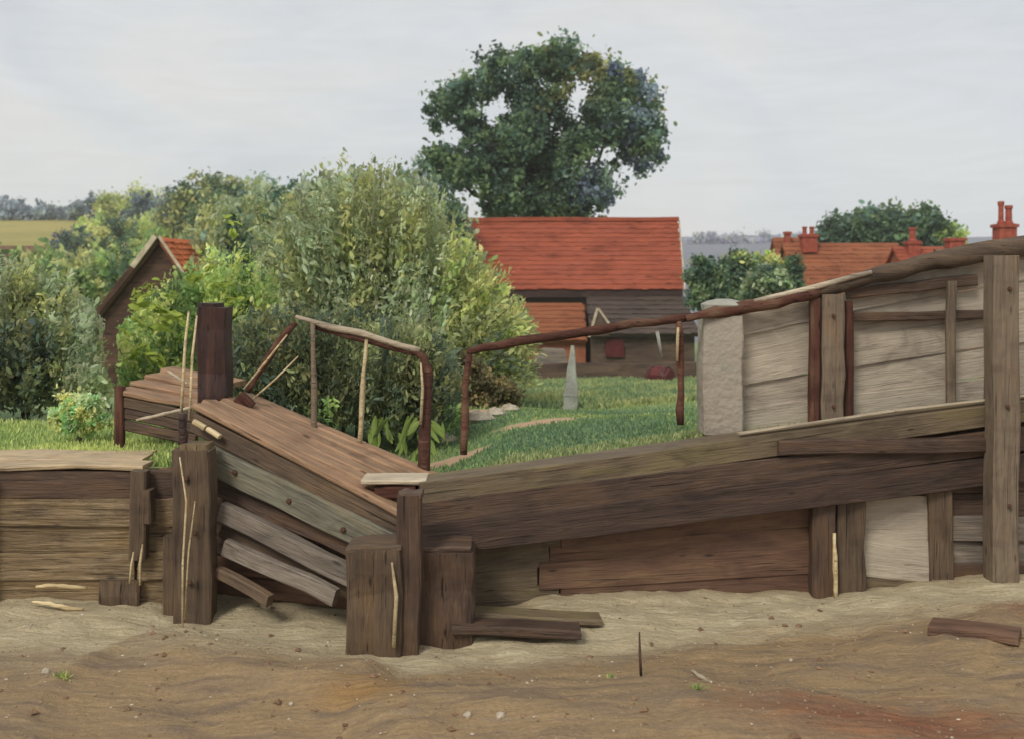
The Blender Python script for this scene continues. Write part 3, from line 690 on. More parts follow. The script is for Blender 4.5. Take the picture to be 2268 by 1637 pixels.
# left lean-to (orange tile over brick)
lx0, lx1 = P(1085, 0, 44).x, P(1297, 0, 44).x
lz1, lz0 = P(0, 672, 45).z, P(0, 752, 43).z
lean = thing("lean_to", (lx0, 43, zlawn(0, 43)), "low lean-to with orange tiled roof on the barn's left front", "lean-to")
boxw("wall", (lx0, 43.2, zlawn(0, 43) - .3), (lx1 - .05, 45.2, lz0 - .05), M_brick, lean)
slab("roof", [(lx0 - .1, 42.95, lz0 - .06), (lx1, 42.95, lz0 - .06), (lx1, 45, lz1 - .06), (lx0 - .1, 45, lz1 - .06)], .1, M_tile2, lean)
roof_tiles(lean, (lx0 - .1, 42.9, lz0 - .04), (lx1, 42.9, lz0 - .04), (lx1, 45, lz1), (lx0 - .1, 45, lz1), M_tile2, 15, 9)
# right outshut with dark slate roof and pale verge
ox0, ox1, ox2 = P(1302, 0, 44).x, P(1516, 0, 45).x, P(1550, 0, 42.6).x
oz1, oz0 = P(0, 660, 45).z, P(0, 742, 42.6).z
outs = thing("outshut", (ox0, 42.6, zlawn(4, 43)), "dark slate-roofed outshut on the barn's right front", "outbuilding")
slab("roof", [(ox0, 42.6, oz0), (ox2, 42.6, oz0), (ox1, 45, oz1), (ox0, 45, oz1)], .1, M_slateroof, outs)
roof_tiles(outs, (ox0, 42.55, oz0 + .02), (ox2, 42.55, oz0 + .02), (ox1, 44.98, oz1 + .04), (ox0, 44.98, oz1 + .04), M_slateroof, 16, 8, .04)
boxw("wall", (ox0 + .05, 42.9, zlawn(4, 43) - .3), (ox2 - .15, 45.1, oz0 - .08), M_barnwall, outs)
beam("verge", (ox0 - .05, 42.55, oz0 - .1), (ox0 + .28, 42.5, oz1 - .35), .06, .1, M_verge, outs)
beam("verge", (ox0 + .30, 42.5, oz1 - .35), (ox0 + .72, 42.5, oz1 - .95), .06, .08, M_verge, outs)
prism("gablet", [(ox0 - .02, oz0 - .06), (ox0 + .75, oz0 - .06), (ox0 + .29, oz1 - .42)], 42.54, 43.6, M_barnwall, outs)
# dark red round-topped hatch
hc = P(1362, 768, 42.8)
hp = [(hc.x + .36 * math.cos(a), hc.z + .36 * math.sin(a)) for a in np.linspace(0, math.pi, 9)] + [(hc.x - .36, hc.z - .42), (hc.x + .36, hc.z - .42)]
prism("hatch", hp, 42.78, 42.92, M_hatch, outs)
# low dark shed before the lean-to
cz = zlawn(0, 40)
co = thing("coop", tuple(P(1213, 0, 40).xy) + (cz,), "small grey-roofed coop before the orange lean-to", "coop")
cx0, cx1 = P(1180, 0, 40).x, P(1255, 0, 40).x
boxw("wall", (cx0 + .08, 40.05, cz - .2), (cx1 - .06, 41.2, P(0, 808, 40).z), M_barnwall, co)
prism("roof", [(cx0 - .05, P(0, 812, 40).z), (cx1 + .05, P(0, 812, 40).z), (cx1 - .05, P(0, 778, 40).z), (cx0 + .4, P(0, 776, 40).z)], 39.9, 41.3, M_slate, co)
lw = thing("garden_wall", (0, 38.5, zlawn(0, 38.5)), "low dark wall along the foot of the barn", "wall")
beam("wall", (P(1075, 0, 38.5).x, 38.5, zlawn(0, 38.5) + .1), (P(1560, 0, 38.5).x, 38.6, zlawn(3, 38.5) + .22), .35, .75, M_barnwall, lw, seg=8, jit=.04)

# shed with dark gable, ridge running away
ap = P(352, 528, 27); le = P(212, 702, 27); re_ = P(402, 602, 27); sb = zlawn(-9, 27) - .3
shed = thing("shed", (ap.x, 27, sb), "dark brown gabled shed with orange roof on the left", "shed")
YS2 = 35.
prism("gable_wall", [(le.x + .12, sb), (re_.x - .1, sb), (re_.x - .1, re_.z - .08), (ap.x, ap.z - .14), (le.x + .12, le.z - .04)], 27.15, YS2, M_shed, shed)
slab("roof", [(re_.x, 27, re_.z), (re_.x, YS2 + .2, re_.z), (ap.x, YS2 + .2, ap.z), (ap.x, 27, ap.z)], .07, M_tile2, shed)
roof_tiles(shed, (re_.x + .03, 27, re_.z), (re_.x + .03, YS2 + .2, re_.z), (ap.x, YS2 + .2, ap.z + .02), (ap.x, 27, ap.z + .02), M_tilebright, 34, 6, .04)
slab("roof", [(le.x, YS2 + .2, le.z), (le.x, 27, le.z), (ap.x - .01, 27, ap.z), (ap.x - .01, YS2 + .2, ap.z)], .07, M_brownroof, shed)
beam("barge_board", (ap.x - .02, 26.95, ap.z + .03), (le.x - .04, 26.95, le.z), .05, .15, M_shed, shed)
beam("barge_cap", (ap.x - .05, 26.9, ap.z + .04), (ap.x - .62, 26.9, ap.z - .72), .05, .13, M_verge, shed)
beam("barge_board", (ap.x + .02, 26.95, ap.z + .03), (re_.x + .06, 26.95, re_.z - .04), .05, .07, M_verge, shed)

def cottage(name, label, xa, xb, Yc, yr, ye, run, roofm, wallm, cols, rows, hip=0.):
    X0, X1 = P(xa, 0, Yc).x, P(xb, 0, Yc).x; e_, r_ = P(0, ye, Yc).z, P(0, yr, Yc + run).z; g = zlawn((X0 + X1) / 2, Yc) - .3
    t = thing(name, ((X0 + X1) / 2, Yc, g), label, "house")
    pts = [(Yc + .2, g), (Yc + 2 * run - .2, g), (Yc + 2 * run - .2, e_), (Yc + run, r_ - .1), (Yc + .2, e_)]
    v = [(X0 + .15, y, z) for y, z in pts] + [(X1 - .15, y, z) for y, z in pts]
    mobj("wall", v, [(0, 1, 2, 3, 4), (9, 8, 7, 6, 5)] + [(i, i + 5, (i + 1) % 5 + 5, (i + 1) % 5) for i in range(5)], wallm, t)
    slab("roof", [(X0, Yc, e_), (X1, Yc, e_), (X1, Yc + run, r_), (X0, Yc + run, r_)], .1, roofm, t)
    slab("roof", [(X1, Yc + 2 * run, e_), (X0, Yc + 2 * run, e_), (X0, Yc + run, r_), (X1, Yc + run, r_)], .1, roofm, t)
    if cols: roof_tiles(t, (X0, Yc - .05, e_ + .02), (X1, Yc - .05, e_ + .02), (X1, Yc + run, r_ + .02), (X0, Yc + run, r_ + .02), roofm, cols, rows)
    return t
def chimney(t, xa, xb, yt, yb, Yc, pots, mat=M_clay):
    a, b = P(xa, yb, Yc), P(xb, yt, Yc); w = b.x - a.x
    ch = boxw("chimney", (a.x, Yc - w / 2, a.z), (b.x, Yc + w / 2, b.z), mat, t)
    boxw("chimney_cap", (a.x - .06, Yc - w / 2 - .06, b.z - .14), (b.x + .06, Yc + w / 2 + .06, b.z - .02), mat, ch)
    for (px, py, r) in pots:
        c = P(px, yt, Yc); pot("chimney_pot", ch, (c.x, Yc, b.z - .03), r, P(0, py, Yc).z - b.z + .03, mat)
c1 = cottage("cottage", "orange-roofed cottage with twin-potted chimney right of the shrubs", 1768, 2040, 50, 540, 668, 3, M_tile2, M_brick, 34, 14)
chimney(c1, 1774, 1806, 520, 560, 52.6, [(1782, 503, .13), (1798, 503, .13)])
c2 = cottage("cottage", "red-brown roofed cottage behind the fence with a single pink pot", 2030, 2150, 47, 548, 660, 3, M_tile, M_brick, 16, 14)
chimney(c2, 2008, 2034, 535, 575, 49.6, [(2021, 505, .18)])
chimney(c2, 2098, 2132, 528, 580, 49.8, [])
c3 = cottage("cottage", "farther small orange cottage left of the twin chimney", 1735, 1800, 58, 528, 640, 2.5, M_tile2, M_plaster, 8, 10)
chimney(c3, 1738, 1750, 514, 540, 60, [])
c4 = cottage("cottage", "brown-roofed cottage at the right edge with tall red chimney", 2140, 2420, 40, 552, 680, 3, M_brownroof, M_brick, 0, 0)
chimney(c4, 2206, 2244, 497, 575, 42.6, [(2217, 447, .13), (2234, 456, .16)])
f1 = cottage("farmhouse", "pale pink house with brown roof at the left edge", -120, 58, 62, 545, 582, 3, M_brownroof, M_plaster, 0, 0)
f2 = cottage("cottage", "little orange roof among bushes left of the shed", 138, 205, 58, 606, 636, 2, M_tile2, M_plaster, 9, 7)

# ------------------------------------------------------------------ left retaining wall
def Ywl(x): return 8.42
rw = thing("retaining_wall", (-3.2, 8.45, 0), "low wall of ochre-brown horizontal planks at the left edge", "wall")
zt = P(0, 1042, 8.42).z; pxs = [-420, 100, 292, 424]
NP = 5; ph = zt / NP
for j in range(NP):
    xa = -420
    for xb in ([302, 402] if j % 2 else [300, 402]):
        a, b = P(xa, 0, 8.42), P(xb - 3, 0, 8.42); zc = ph * (j + .5) - .01
        pr = .024 * (j % 2) + random.uniform(0, .006)
        beam("plank", (a.x, 8.47 - pr, zc + random.uniform(-.008, .008)), (b.x, 8.47 - pr, zc + random.uniform(-.008, .008)), .06, ph * 1.03, M_dark if j == NP - 1 else M_ochre, rw, seg=3, jit=.008, cham=.005)
        xa = xb
for (x, yt, yb, wpx, d) in ((303, 1046, 1240, 36, .1), (322, 1085, 1160, 20, .13), (-60, 1042, 1350, 46, .12), (262, 1290, 1352, 90, .05)):
    ppost("stud", x, yt, yb, 8.42 - d - .02, wpx, d, M_brown, rw, ground=(0.0 if yb > 1300 else None))
for i, (ya, yb_) in enumerate(((8.41, 8.66), (8.67, 8.92), (8.93, 9.18))):
    a, b = P(-430, 0, 8.4).x, (-2.82 + .05 * i, -2.9, -3.0)[i] if i == 0 else -2.85 - .05 * i
    beam("cap_plank", (a, (ya + yb_) / 2, zt + .03 - .006 * i), (b, (ya + yb_) / 2, zt + .03 - .006 * i), yb_ - ya, .035, M_cappale, rw, seg=5, jit=.012)

# ------------------------------------------------------------------ gangway (sloping timber ramp in the middle left)
gw = thing("gangway", (-1.6, 8.6, 0), "sloping plank gangway descending from the dark post to the middle", "gangway")
nT, nB = P(442, 908, 8.5), P(884, 1142, 7.85); fT, fB = P(566, 880, 9.8), P(1004, 1064, 9.0)
ND = 6
for i in range(ND):
    t0, t1 = (i + .04) / ND, (i + .96) / ND; tm = (t0 + t1) / 2
    a, b = nT.lerp(fT, tm), nB.lerp(fB, tm)
    ex = (.06, -.03, .10, -.06, .04, .12)[i]
    d = (b - a).normalized()
    w = (nT.lerp(fT, t1) - nT.lerp(fT, t0)); w = (w - d * w.dot(d)).length
    beam("deck_plank", a - d * random.uniform(-.02, .1), b + d * ex, w, .05, M_deck, gw, seg=4, jit=.007, face=(fT - nT))
# near side: two stacked stringers
def sl_(x): return 908 + (x - 442) * (1142 - 908) / (884 - 442)
def Yn(x): return 8.5 + (x - 442) * (7.85 - 8.5) / (884 - 442)
pbeam("stringer", (424, sl_(424) + 36, Yn(424) + .04), (890, sl_(890) + 28, Yn(890) + .04), 46, .14, M_brown, gw, seg=5)
pbeam("stringer", (462, sl_(462) + 100, Yn(462)), (872, sl_(872) + 84, Yn(872)), 66, .16, M_greybeam, gw, seg=5)
pbeam("stringer", (470, sl_(470) + 155, Yn(470) + .10), (800, sl_(800) + 135, Yn(800) + .10), 34, .12, M_dark, gw, seg=4)
# pale worn nosing blocks on the near edge
pbeam("edge_strip", (424, 934, 8.42), (452, 948, 8.40), 11, .05, M_pale, gw, seg=2, jit=.003)
pbeam("edge_strip", (456, 951, 8.40), (482, 967, 8.36), 10, .05, M_pale, gw, seg=2, jit=.003)
# braces under the ramp
pbeam("brace", (486, 1136, 8.30), (790, 1286, 7.95), 46, .09, M_slate, gw, seg=4, jit=.012)
pbeam("brace", (488, 1214, 8.24), (742, 1324, 7.95), 38, .08, M_slate, gw, seg=4, jit=.012)
pbeam("brace", (486, 1172, 8.42), (780, 1318, 8.10), 34, .06, M_brown, gw, seg=3)
pbeam("brace", (478, 1268, 8.22), (592, 1332, 8.0), 26, .08, M_brown, gw, seg=3)
# dark boards behind the braces
for j in range(6):
    z = .08 + j * .155
    beam("back_board", (P(430, 0, 8.7).x, 8.78 + .01 * (j % 2), z), (P(860, 0, 8.2).x, 8.28 + .01 * (j % 2), z - (.02 if j < 5 else .12)), .05, .147, M_red if j in (0, 1) else M_dark, gw, seg=3)
# end board at the low end
pbeam("end_board", (800, 1069, 8.02), (944, 1069, 8.02), 12, .3, M_railtop, gw, seg=2)
pbeam("end_beam", (828, 1092, 8.04), (922, 1090, 8.04), 28, .2, M_rail, gw, seg=2)
# heavy end post of the gangway
ppost("post", 424, 1000, 1372, 8.12, 84, .2, M_brown, gw, ground=-.05, seg=4, jit=.012)
ppost("post", 380, 1190, 1345, 8.26, 40, .12, M_brown, gw, ground=-.05, seg=2)
ppost("post_head", 428, 985, 1020, 8.16, 62, .2, M_ochre, gw, seg=2)

# platform behind the top of the gangway
pf = thing("landing", (-3.2, 10, .9), "pinkish brown timber landing behind the left post", "platform")
a, b = P(262, 866, 9.7), P(436, 900, 9.5)
for i in range(4):
    o = Vector((.05 * i, .26 * i, .035 * i))
    beam("deck_plank", a + o + Vector((0, .1, 0)), b + o + Vector((0, .1, 0)), .25, .05, M_deck, pf, seg=2)
for i in range(3):
    o = Vector((0, 0, -.06 - .1 * i))
    beam("side_board", a + o + Vector((.01, .0, -.03)), b + o + Vector((0, 0, -.03)), .05, .095, M_dark if i else M_brown, pf, seg=2)
beam("corner_post", a + Vector((.02, -.02, -.62)), a + Vector((.02, -.02, .04)), .08, .08, M_rail, pf)

# dark upright posts
mp = thing("mooring_post", tuple(P(467, 890, 9.2)), "thick dark red-brown post standing at the top of the gangway", "post", "mooring posts")
ppost("shaft", 467, 682, 925, 9.2, 66, .24, M_black, mp, seg=5, jit=.012)
pts = P(467, 680, 9.32); beam("top", pts + Vector((0, 0, -.03)), pts + Vector((0, 0, .035)), .19, .2, M_black, mp, face=(0, 1, 0), seg=1, cham=.05)
sp2 = thing("short_post", tuple(P(405, 985, 8.3)), "short black peg on the head of the gangway's heavy post", "post")
tube("peg", [P(405, 985, 8.25), P(404, 950, 8.25), P(405, 915, 8.25)], [.035, .04, .03], M_black, sp2, 8)
# corner posts
for (lab, x, yt, yb, Y, w, d, m_) in (
    ("broad grey-brown corner post at the foot of the gangway", 828, 1216, 1432, 7.42, 122, .36, M_brown),
    ("dark squat post right of the corner post", 982, 1218, 1420, 7.62, 134, .36, M_dark),
    ("tall narrow dark post between the two squat corner posts", 904, 1096, 1440, 7.46, 52, .2, M_dark)):
    t = thing("corner_post", (P(x, 0, Y).x, Y, 0), lab, "post", "posts at the corner of the wharf")
    ppost("shaft", x, yt + 6, yb, Y, w, d, m_, t, ground=-.06, seg=5, jit=.012)
    q = P(x, yt, Y); beam("worn_top", (q.x - w / F * Y * .47, Y + d / 2, q.z - .01), (q.x + w / F * Y * .47, Y + d / 2, q.z - .012), d * .94, .05, m_, t, seg=3, jit=.012, cham=.02)

# ------------------------------------------------------------------ handrail on the left
hr = thing("handrail", tuple(P(690, 965, 9.3)), "rough angled handrail of thin poles beside the gangway", "handrail")
YH = 9.35
tube("rail", [P(655, 702, YH), P(720, 722, YH), P(800, 738, YH - .05), P(880, 765, YH - .1), P(930, 778, YH - .12)], [.018, .03, .032, .03, .028], M_railtop, hr, 7)
tube("under_rail", [P(690, 722, YH + .05), P(760, 742, YH), P(860, 768, YH - .06), P(925, 786, YH - .1)], [.025, .03, .028, .02], M_rail, hr, 6)
tube("brace", [P(655, 716, YH - .02), P(615, 760, YH), P(575, 822, YH), P(548, 868, YH)], [.03, .034, .03, .02], M_rail, hr, 7)
tube("pale_pole", [P(636, 742, YH - .08), P(590, 800, YH - .08), P(540, 862, YH - .08)], [.008, .012, .01], M_pale, hr, 5)
tube("pale_pole", [P(660, 790, YH - .1), P(610, 840, YH - .1), P(562, 882, YH - .1)], [.006, .009, .008], M_pale, hr, 5)
tube("post", [P(693, 985, YH - .05), P(696, 850, YH - .04), P(693, 716, YH)], [.026, .024, .022], M_post, hr, 7)
tube("pale_pole", [P(797, 985, 9.2), P(803, 860, 9.2), P(812, 752, 9.25)], [.022, .02, .014], M_pale, hr, 6)
tube("post", [P(938, 1062, 9.0), P(944, 930, 9.1), P(948, 830, 9.2), P(940, 792, 9.22), P(915, 776, 9.24)], [.05, .048, .04, .036, .03], M_rail, hr, 8)
tube("pale_pole", [P(932, 940, 9.02), P(936, 860, 9.08), P(932, 805, 9.12)], [.012, .014, .008], M_pale, hr, 5)
beam("shoe", P(528, 876, 9.2), P(556, 904, 9.2), .1, .1, M_rail, hr)

# ------------------------------------------------------------------ right: wharf wall and fence
def Yr(x): return 7.95 + (x - 940) * (9.0 - 7.95) / (2200 - 940)
def yr_(x): return float(np.interp(x, [930, 1250, 1640, 1800, 2200, 2400], [1072, 1004, 962, 932, 886, 862]))
wf = thing("wharf_wall", (1.5, 8.4, 0), "long dark timber wharf wall rising to the right", "wall")
def course(name, xa, xb, off_a, off_b, h, depth, mat, n=3, setback=0., seg=3, **k):
    xsq = np.linspace(xa, xb, n + 1)
    for i in range(n):
        p, q = xsq[i], xsq[i + 1] - 2
        ta, tb = (p - xa) / (xb - xa), (q - xa) / (xb - xa)
        pbeam(name, (p, yr_(p) + off_a + (off_b - off_a) * ta, Yr(p) + setback), (q, yr_(q) + off_a + (off_b - off_a) * tb, Yr(q) + setback), h, depth, mat, wf, seg=seg, **k)
course("top_timber", 934, 2330, 24, 30, 50, .30, M_olive, 1, .02, 7, cham=.008)
course("highlight_strip", 1640, 2330, -1, 0, 3, .07, M_railtop, 2, .03, 4, jit=.003)  # thin added strip, pale colour stands in for the highlight along the top edge
course("main_beam", 934, 2330, 73, 93, 56, .26, M_dark, 1, .01, 7, cham=.006)
course("main_beam", 934, 2330, 127, 158, 66, .24, M_tarred, 1, .0, 7, cham=.006)
pbeam("ledger", (1722, 992, 8.54), (2205, 988, 8.92), 32, .12, M_dark, wf, seg=4, jit=.01)
# boards below
rows = 5
for j in range(rows):
    for (xa, xb, m_) in ((1000, 1240 - 24 * (j % 3), M_olive), (1242 - 24 * (j % 3), 1808, M_red)):
        f = (j + .5) / rows
        tp = lambda q: yr_(q) + 152 + 18 * (q - 1000) / 808; ya = tp(xa) + f * (1382 - tp(xa)); yb2 = tp(xb) + f * (1382 - tp(xb))
        h = max(1382 - tp(xa), 1382 - tp(xb)) / rows * 1.06
        mm = m_ if not (j == rows - 1) else M_brown
        pbeam("board", (xa, ya, Yr(xa) + .20 + .010 * (j % 2)), (xb - 1, yb2, Yr(xb) + .20 + .010 * (j % 2)), h, .05, mm, wf, seg=3, jit=.004, cham=.004)
# posts
ppost("post", 1826, 1085, 1350, 8.74, 50, .16, M_dark, wf, ground=-.02, seg=4, jit=.012)
ppost("post", 1886, 1085, 1342, 8.80, 64, .18, M_brown, wf, ground=.0, seg=4, jit=.012)
ppost("post", 2085, 1080, 1330, 8.95, 54, .18, M_brown, wf, ground=.05, seg=4, jit=.01)
tube("pale_stake", [P(1852, 1330, 8.68), P(1850, 1260, 8.68), P(1848, 1180, 8.7)], [.014, .02, .014], M_pale, wf, 6)
# pale board seen in the opening
pbeam("infill_board", (1900, 1150, 8.95), (2080, 1150, 9.0), 104, .05, M_panel, wf, seg=2, cham=.004)
pbeam("infill_board", (1900, 1232, 8.94), (2080, 1248, 8.99), 90, .05, M_panel, wf, seg=2, cham=.004)
pbeam("infill_board", (1900, 1318, 8.94), (2080, 1330, 8.99), 80, .05, M_olive, wf, seg=2, cham=.004)
for j, (ya, yb2, m_, xb) in enumerate(((1062, 1058, M_brown, 2330), (1118, 1112, M_dark, 2330), (1170, 1172, M_slate, 2330), (1228, 1234, M_slate, 2330), (1276, 1276, M_dark, 2330))):
    pbeam("side_board", (2100, ya, 9.0 + .03 * (j % 2)), (xb, yb2, 9.15 + .03 * (j % 2)), 56, .06, m_, wf, seg=3, jit=.01)
# fallen planks at the foot
for (lab, a, b, h, m_) in (("grey fallen plank along the foot of the wharf boards", (1012, 1352, 7.92), (1330, 1372, 7.98), 16, M_olive),
                           ("dark fallen plank lying just right of the squat post", (1000, 1386, 7.66), (1290, 1398, 7.68), 22, M_dark)):
    A, B = P(*a), P(*b); A.z = max(A.z, zfront(A.x, A.y) + .01); B.z = max(B.z, zfront(B.x, B.y) + .01)
    o = beam("fallen_plank", A, B, .2, h / F * 7.7, m_, None, seg=4, jit=.01)
    tag(o, lab, "plank", "planks lying at the foot of the wharf")

# fence on the wharf
fn = thing("rail_fence", (1.5, 9.2, 1.1), "rustic rail fence with red-brown top rail along the wharf", "fence")
def Yf(x): return Yr(x) + .42
def pf_(x, y, d=0.): return P(x, y, Yf(x) + d)
tube("top_rail", [pf_(1034, 780), pf_(1150, 756), pf_(1290, 736), pf_(1400, 718), pf_(1530, 703)], [.03, .04, .04, .036, .034], M_rail, fn, 7)
tube("top_rail", [pf_(1520, 706, -.03), pf_(1620, 688, -.03), pf_(1720, 670, -.03), pf_(1810, 648, -.03)], [.034, .05, .055, .05], M_rail, fn, 7)
tube("top_rail", [pf_(1800, 648), pf_(1900, 622), pf_(2000, 598), pf_(2100, 573), pf_(2230, 552), pf_(2420, 530)], [.06, .07, .075, .08, .085, .085], M_brown, fn, 8)
tube("rail_capping", [pf_(1670, 668, -.05), pf_(1800, 638, -.06), pf_(1930, 604, -.07)], [.018, .024, .018], M_railtop, fn, 6)
tube("post", [pf_(1027, 1006), pf_(1030, 900), pf_(1034, 830), pf_(1040, 786)], [.032, .03, .028, .024], M_rail, fn, 7)
tube("post", [pf_(1508, 940), pf_(1508, 840), pf_(1503, 712)], [.032, .03, .028], M_rail, fn, 7)
tube("pale_pole", [pf_(1500, 800, -.06), pf_(1501, 745, -.06), pf_(1502, 726, -.06)], [.012, .014, .01], M_pale, fn, 5)
tube("pole", [pf_(1466, 792), pf_(1456, 735)], [.012, .016], M_greystone, fn, 5)
# main fence post with red battens
ppost("post", 1846, 652, 950, Yf(1846) - .08, 50, .16, M_post, fn, seg=5, jit=.008)
ppost("batten", 1806, 662, 952, Yf(1806) - .05, 22, .09, M_rail, fn, seg=4)
ppost("batten", 1882, 668, 935, Yf(1882) - .04, 18, .09, M_rail, fn, seg=4)
pbeam("rail", (1884, 652, Yf(1884) + .02), (2168, 618, Yf(2168) + .02), 24, .09, M_dark, fn, seg=4, jit=.01)
pbeam("rail", (1876, 704, Yf(1876) + .03), (2192, 696, Yf(2192) + .03), 20, .08, M_dark, fn, seg=4, jit=.01)
ppost("baluster", 2110, 622, 926, Yf(2110) - .06, 20, .06, M_post, fn, seg=3)
gp = ppost("end_post", 2231, 566, 1240, Yf(2200) - .66, 58, .2, M_post, fn, seg=6, jit=.01, ground=.02)
ppost("end_post_batten", 2196, 600, 1010, Yf(2200) - .36, 16, .1, M_dark, fn, seg=4)
ppost("end_post_cheek", 2202, 760, 905, Yf(2200) - .44, 16, .1, M_black, fn, seg=2)
# boarded infill
def panel(xa, xb, ta, tb, ba, bb, n, dY):
    for j in range(n):
        f = (j + .5) / n
        ya, yb2 = ta + (ba - ta) * f, tb + (bb - tb) * f
        pbeam("panel_board", (xa, ya, Yf(xa) + dY + .022 * (j % 2)), (xb, yb2, Yf(xb) + dY + .022 * (j % 2)), (ba - ta) / n * 1.03, .03, M_panel, fn, seg=3, jit=.006, cham=.004)
panel(1640, 1808, 690, 652, 962, 940, 5, .10)
panel(1872, 2206, 628, 566, 940, 900, 5, .12)
panel(2209, 2440, 562, 530, 900, 872, 5, .10)
# gate pier with cap
pt_ = P(1602, 0, Yf(1602) - .06)
gpier = thing("gate_pier", (pt_.x, pt_.y, 1.0), "pale square gate pier with domed cap in the fence line", "pier")
YP = Yf(1602) - .04
ppost("shaft", 1602, 700, 965, YP, 88, .32, M_pier, gpier, seg=5, jit=.008)
q = P(1612, 690, YP); n = 8
capv, capf = [], []
for (r, z) in ((.185, -.04), (.195, .01), (.15, .035), (.06, .055)):
    for j in range(n):
        a = math.pi / 8 + j * math.pi / 4; capv.append((r * math.cos(a), r * math.sin(a), z))
for i in range(3):
    for j in range(n): capf.append((i * n + j, i * n + (j + 1) % n, i * n + n + (j + 1) % n, i * n + n + j))
capf += [tuple(range(n))[::-1], tuple(range(3 * n, 4 * n))]
mobj("cap", capv, capf, M_cap, gpier, Matrix.Translation(q + Vector((0, .16, .04))))

# ------------------------------------------------------------------ lawn objects
gm = thing("garden_marker", (P(1264, 0, 16).x, 16, zlawn(.86, 16)), "pointed grey stone marker on the lawn", "marker")
b0 = P(1264, 880, 16); b0.z = zlawn(b0.x, 16) - .05
beam("shaft", b0 + Vector((0, 0, .26)), P(1268, 766, 16), .13, .22, M_greystone, gm, seg=4, taper=.22, face=(0, 1, 0), jit=.006)
beam("foot", b0 + Vector((0, 0, .265)), b0 + Vector((0, 0, -.1)), .13, .22, M_greystone, gm, seg=2, taper=.85, face=(0, 1, 0), jit=.006)
bl = P(1462, 835, 34)
br = thing("barrel", (bl.x, bl.y, zlawn(bl.x, 34)), "dark red barrel lying on the grass before the barn", "barrel")
tube("staves", [bl + Vector((-.3, .25, 0)), bl + Vector((-.12, .1, 0)), bl + Vector((.12, -.1, 0)), bl + Vector((.3, -.25, 0))], [.26, .32, .32, .26], M_hatch, br, 12, smooth=False)
for k_ in (-.2, .2):
    tube("hoop", [bl + Vector((k_ - .03, -k_ * .83 + .025, 0)), bl + Vector((k_ + .03, -k_ * .83 - .025, 0))], [.315, .315], M_black, br, 12, smooth=False)
# leaf sprays on the lime bush: large bright leaves
def bigleaf(name, parent, c, L, W, ang, col, tilt=.3):
    rng = np.random.default_rng(int(abs(c[0] * 1000 + c[2] * 77)) % 99999)
    vs_ = []; n = 5
    for i in range(n + 1):
        t = i / n; w = W * math.sin(math.pi * min(.96, max(.04, t))) ** .7 * .5
        x = (t - .5) * L; z0 = -.12 * L * (t - .5) ** 2 * 4
        vs_ += [(x, -.02 * L + z0 * .5, w), (x, z0 * .5 - .06 * L, 0), (x, -.02 * L + z0 * .5, -w)]
    fs = []
    for i in range(n):
        a = i * 3; fs += [(a, a + 1, a + 4, a + 3), (a + 1, a + 2, a + 5, a + 4)]
    me = mesh(name, vs_, fs, None, True); me.materials.append(col)
    M = Matrix.Translation(Vector(c)) @ Matrix.Rotation(ang, 4, 'Y') @ Matrix.Rotation(tilt, 4, 'X')
    return reg(bpy.data.objects.new(name, me), M, parent)
def leafplain(name, c):
    m, t, b = nodes(name, .5, .3)
    tcn = t.nodes.new("ShaderNodeTexCoord"); f = noise(t, mapping(t, tcn.outputs["Object"], (6, 6, 60)), 1.5, 3)
    cc = ramp(t, f, [(.3, tuple(v * .75 for v in c[:3]) + (1,)), (.7, c)])
    t.links.new(cc, b.inputs["Base Color"]); return m
M_lime = leafplain("lime_leaf", rgb(128, 148, 74))
for i, (x, y, L, W, a) in enumerate(((312, 655, 46, 20, -.3), (332, 632, 40, 16, -.2), (320, 675, 58, 24, -.1), (360, 690, 66, 22, .3), (345, 712, 70, 24, .4), (300, 715, 34, 16, .5), (402, 706, 44, 16, 1.0),
        (430, 615, 36, 18, -.2), (470, 590, 34, 14, -.6), (490, 632, 44, 22, 0.), (518, 662, 40, 16, .1), (448, 566, 26, 14, .7), (512, 486, 34, 16, .3), (520, 522, 30, 16, 1.2), (546, 572, 18, 14, 0), (430, 625, 30, 12, -.7), (285, 740, 32, 14, .6), (300, 780, 52, 14, -.8), (340, 790, 60, 12, .6), (380, 655, 30, 14, .2))):
    k_ = 13.9 / F; rg = np.random.default_rng(500 + i); n_ = 16
    c_ = np.array(P(x, y, 13.9)); ax = np.array([math.cos(a), 0, -math.sin(a)])
    cc_ = c_ + ax * (rg.uniform(-.5, .5, (n_, 1)) * L * k_) + rg.normal(size=(n_, 3)) * W * k_ * .3
    Ls = L * k_ * rg.uniform(.3, .6, n_)
    tn = np.array([rgb(176, 190, 92)[:3], rgb(158, 176, 80)[:3]])[rg.integers(0, 2, n_)] * rg.uniform(.85, 1.15, (n_, 1))
    v, f, cl = leaves(n_, cc_, ax + rg.normal(size=(n_, 3)) * .35, Ls, Ls * .42, tn, rg)
    lo_ = leafmesh("leaf_spray", v, f, np.clip(cl, 0, .9), lime, tuple(c_)); lo_["kind"] = "stuff"
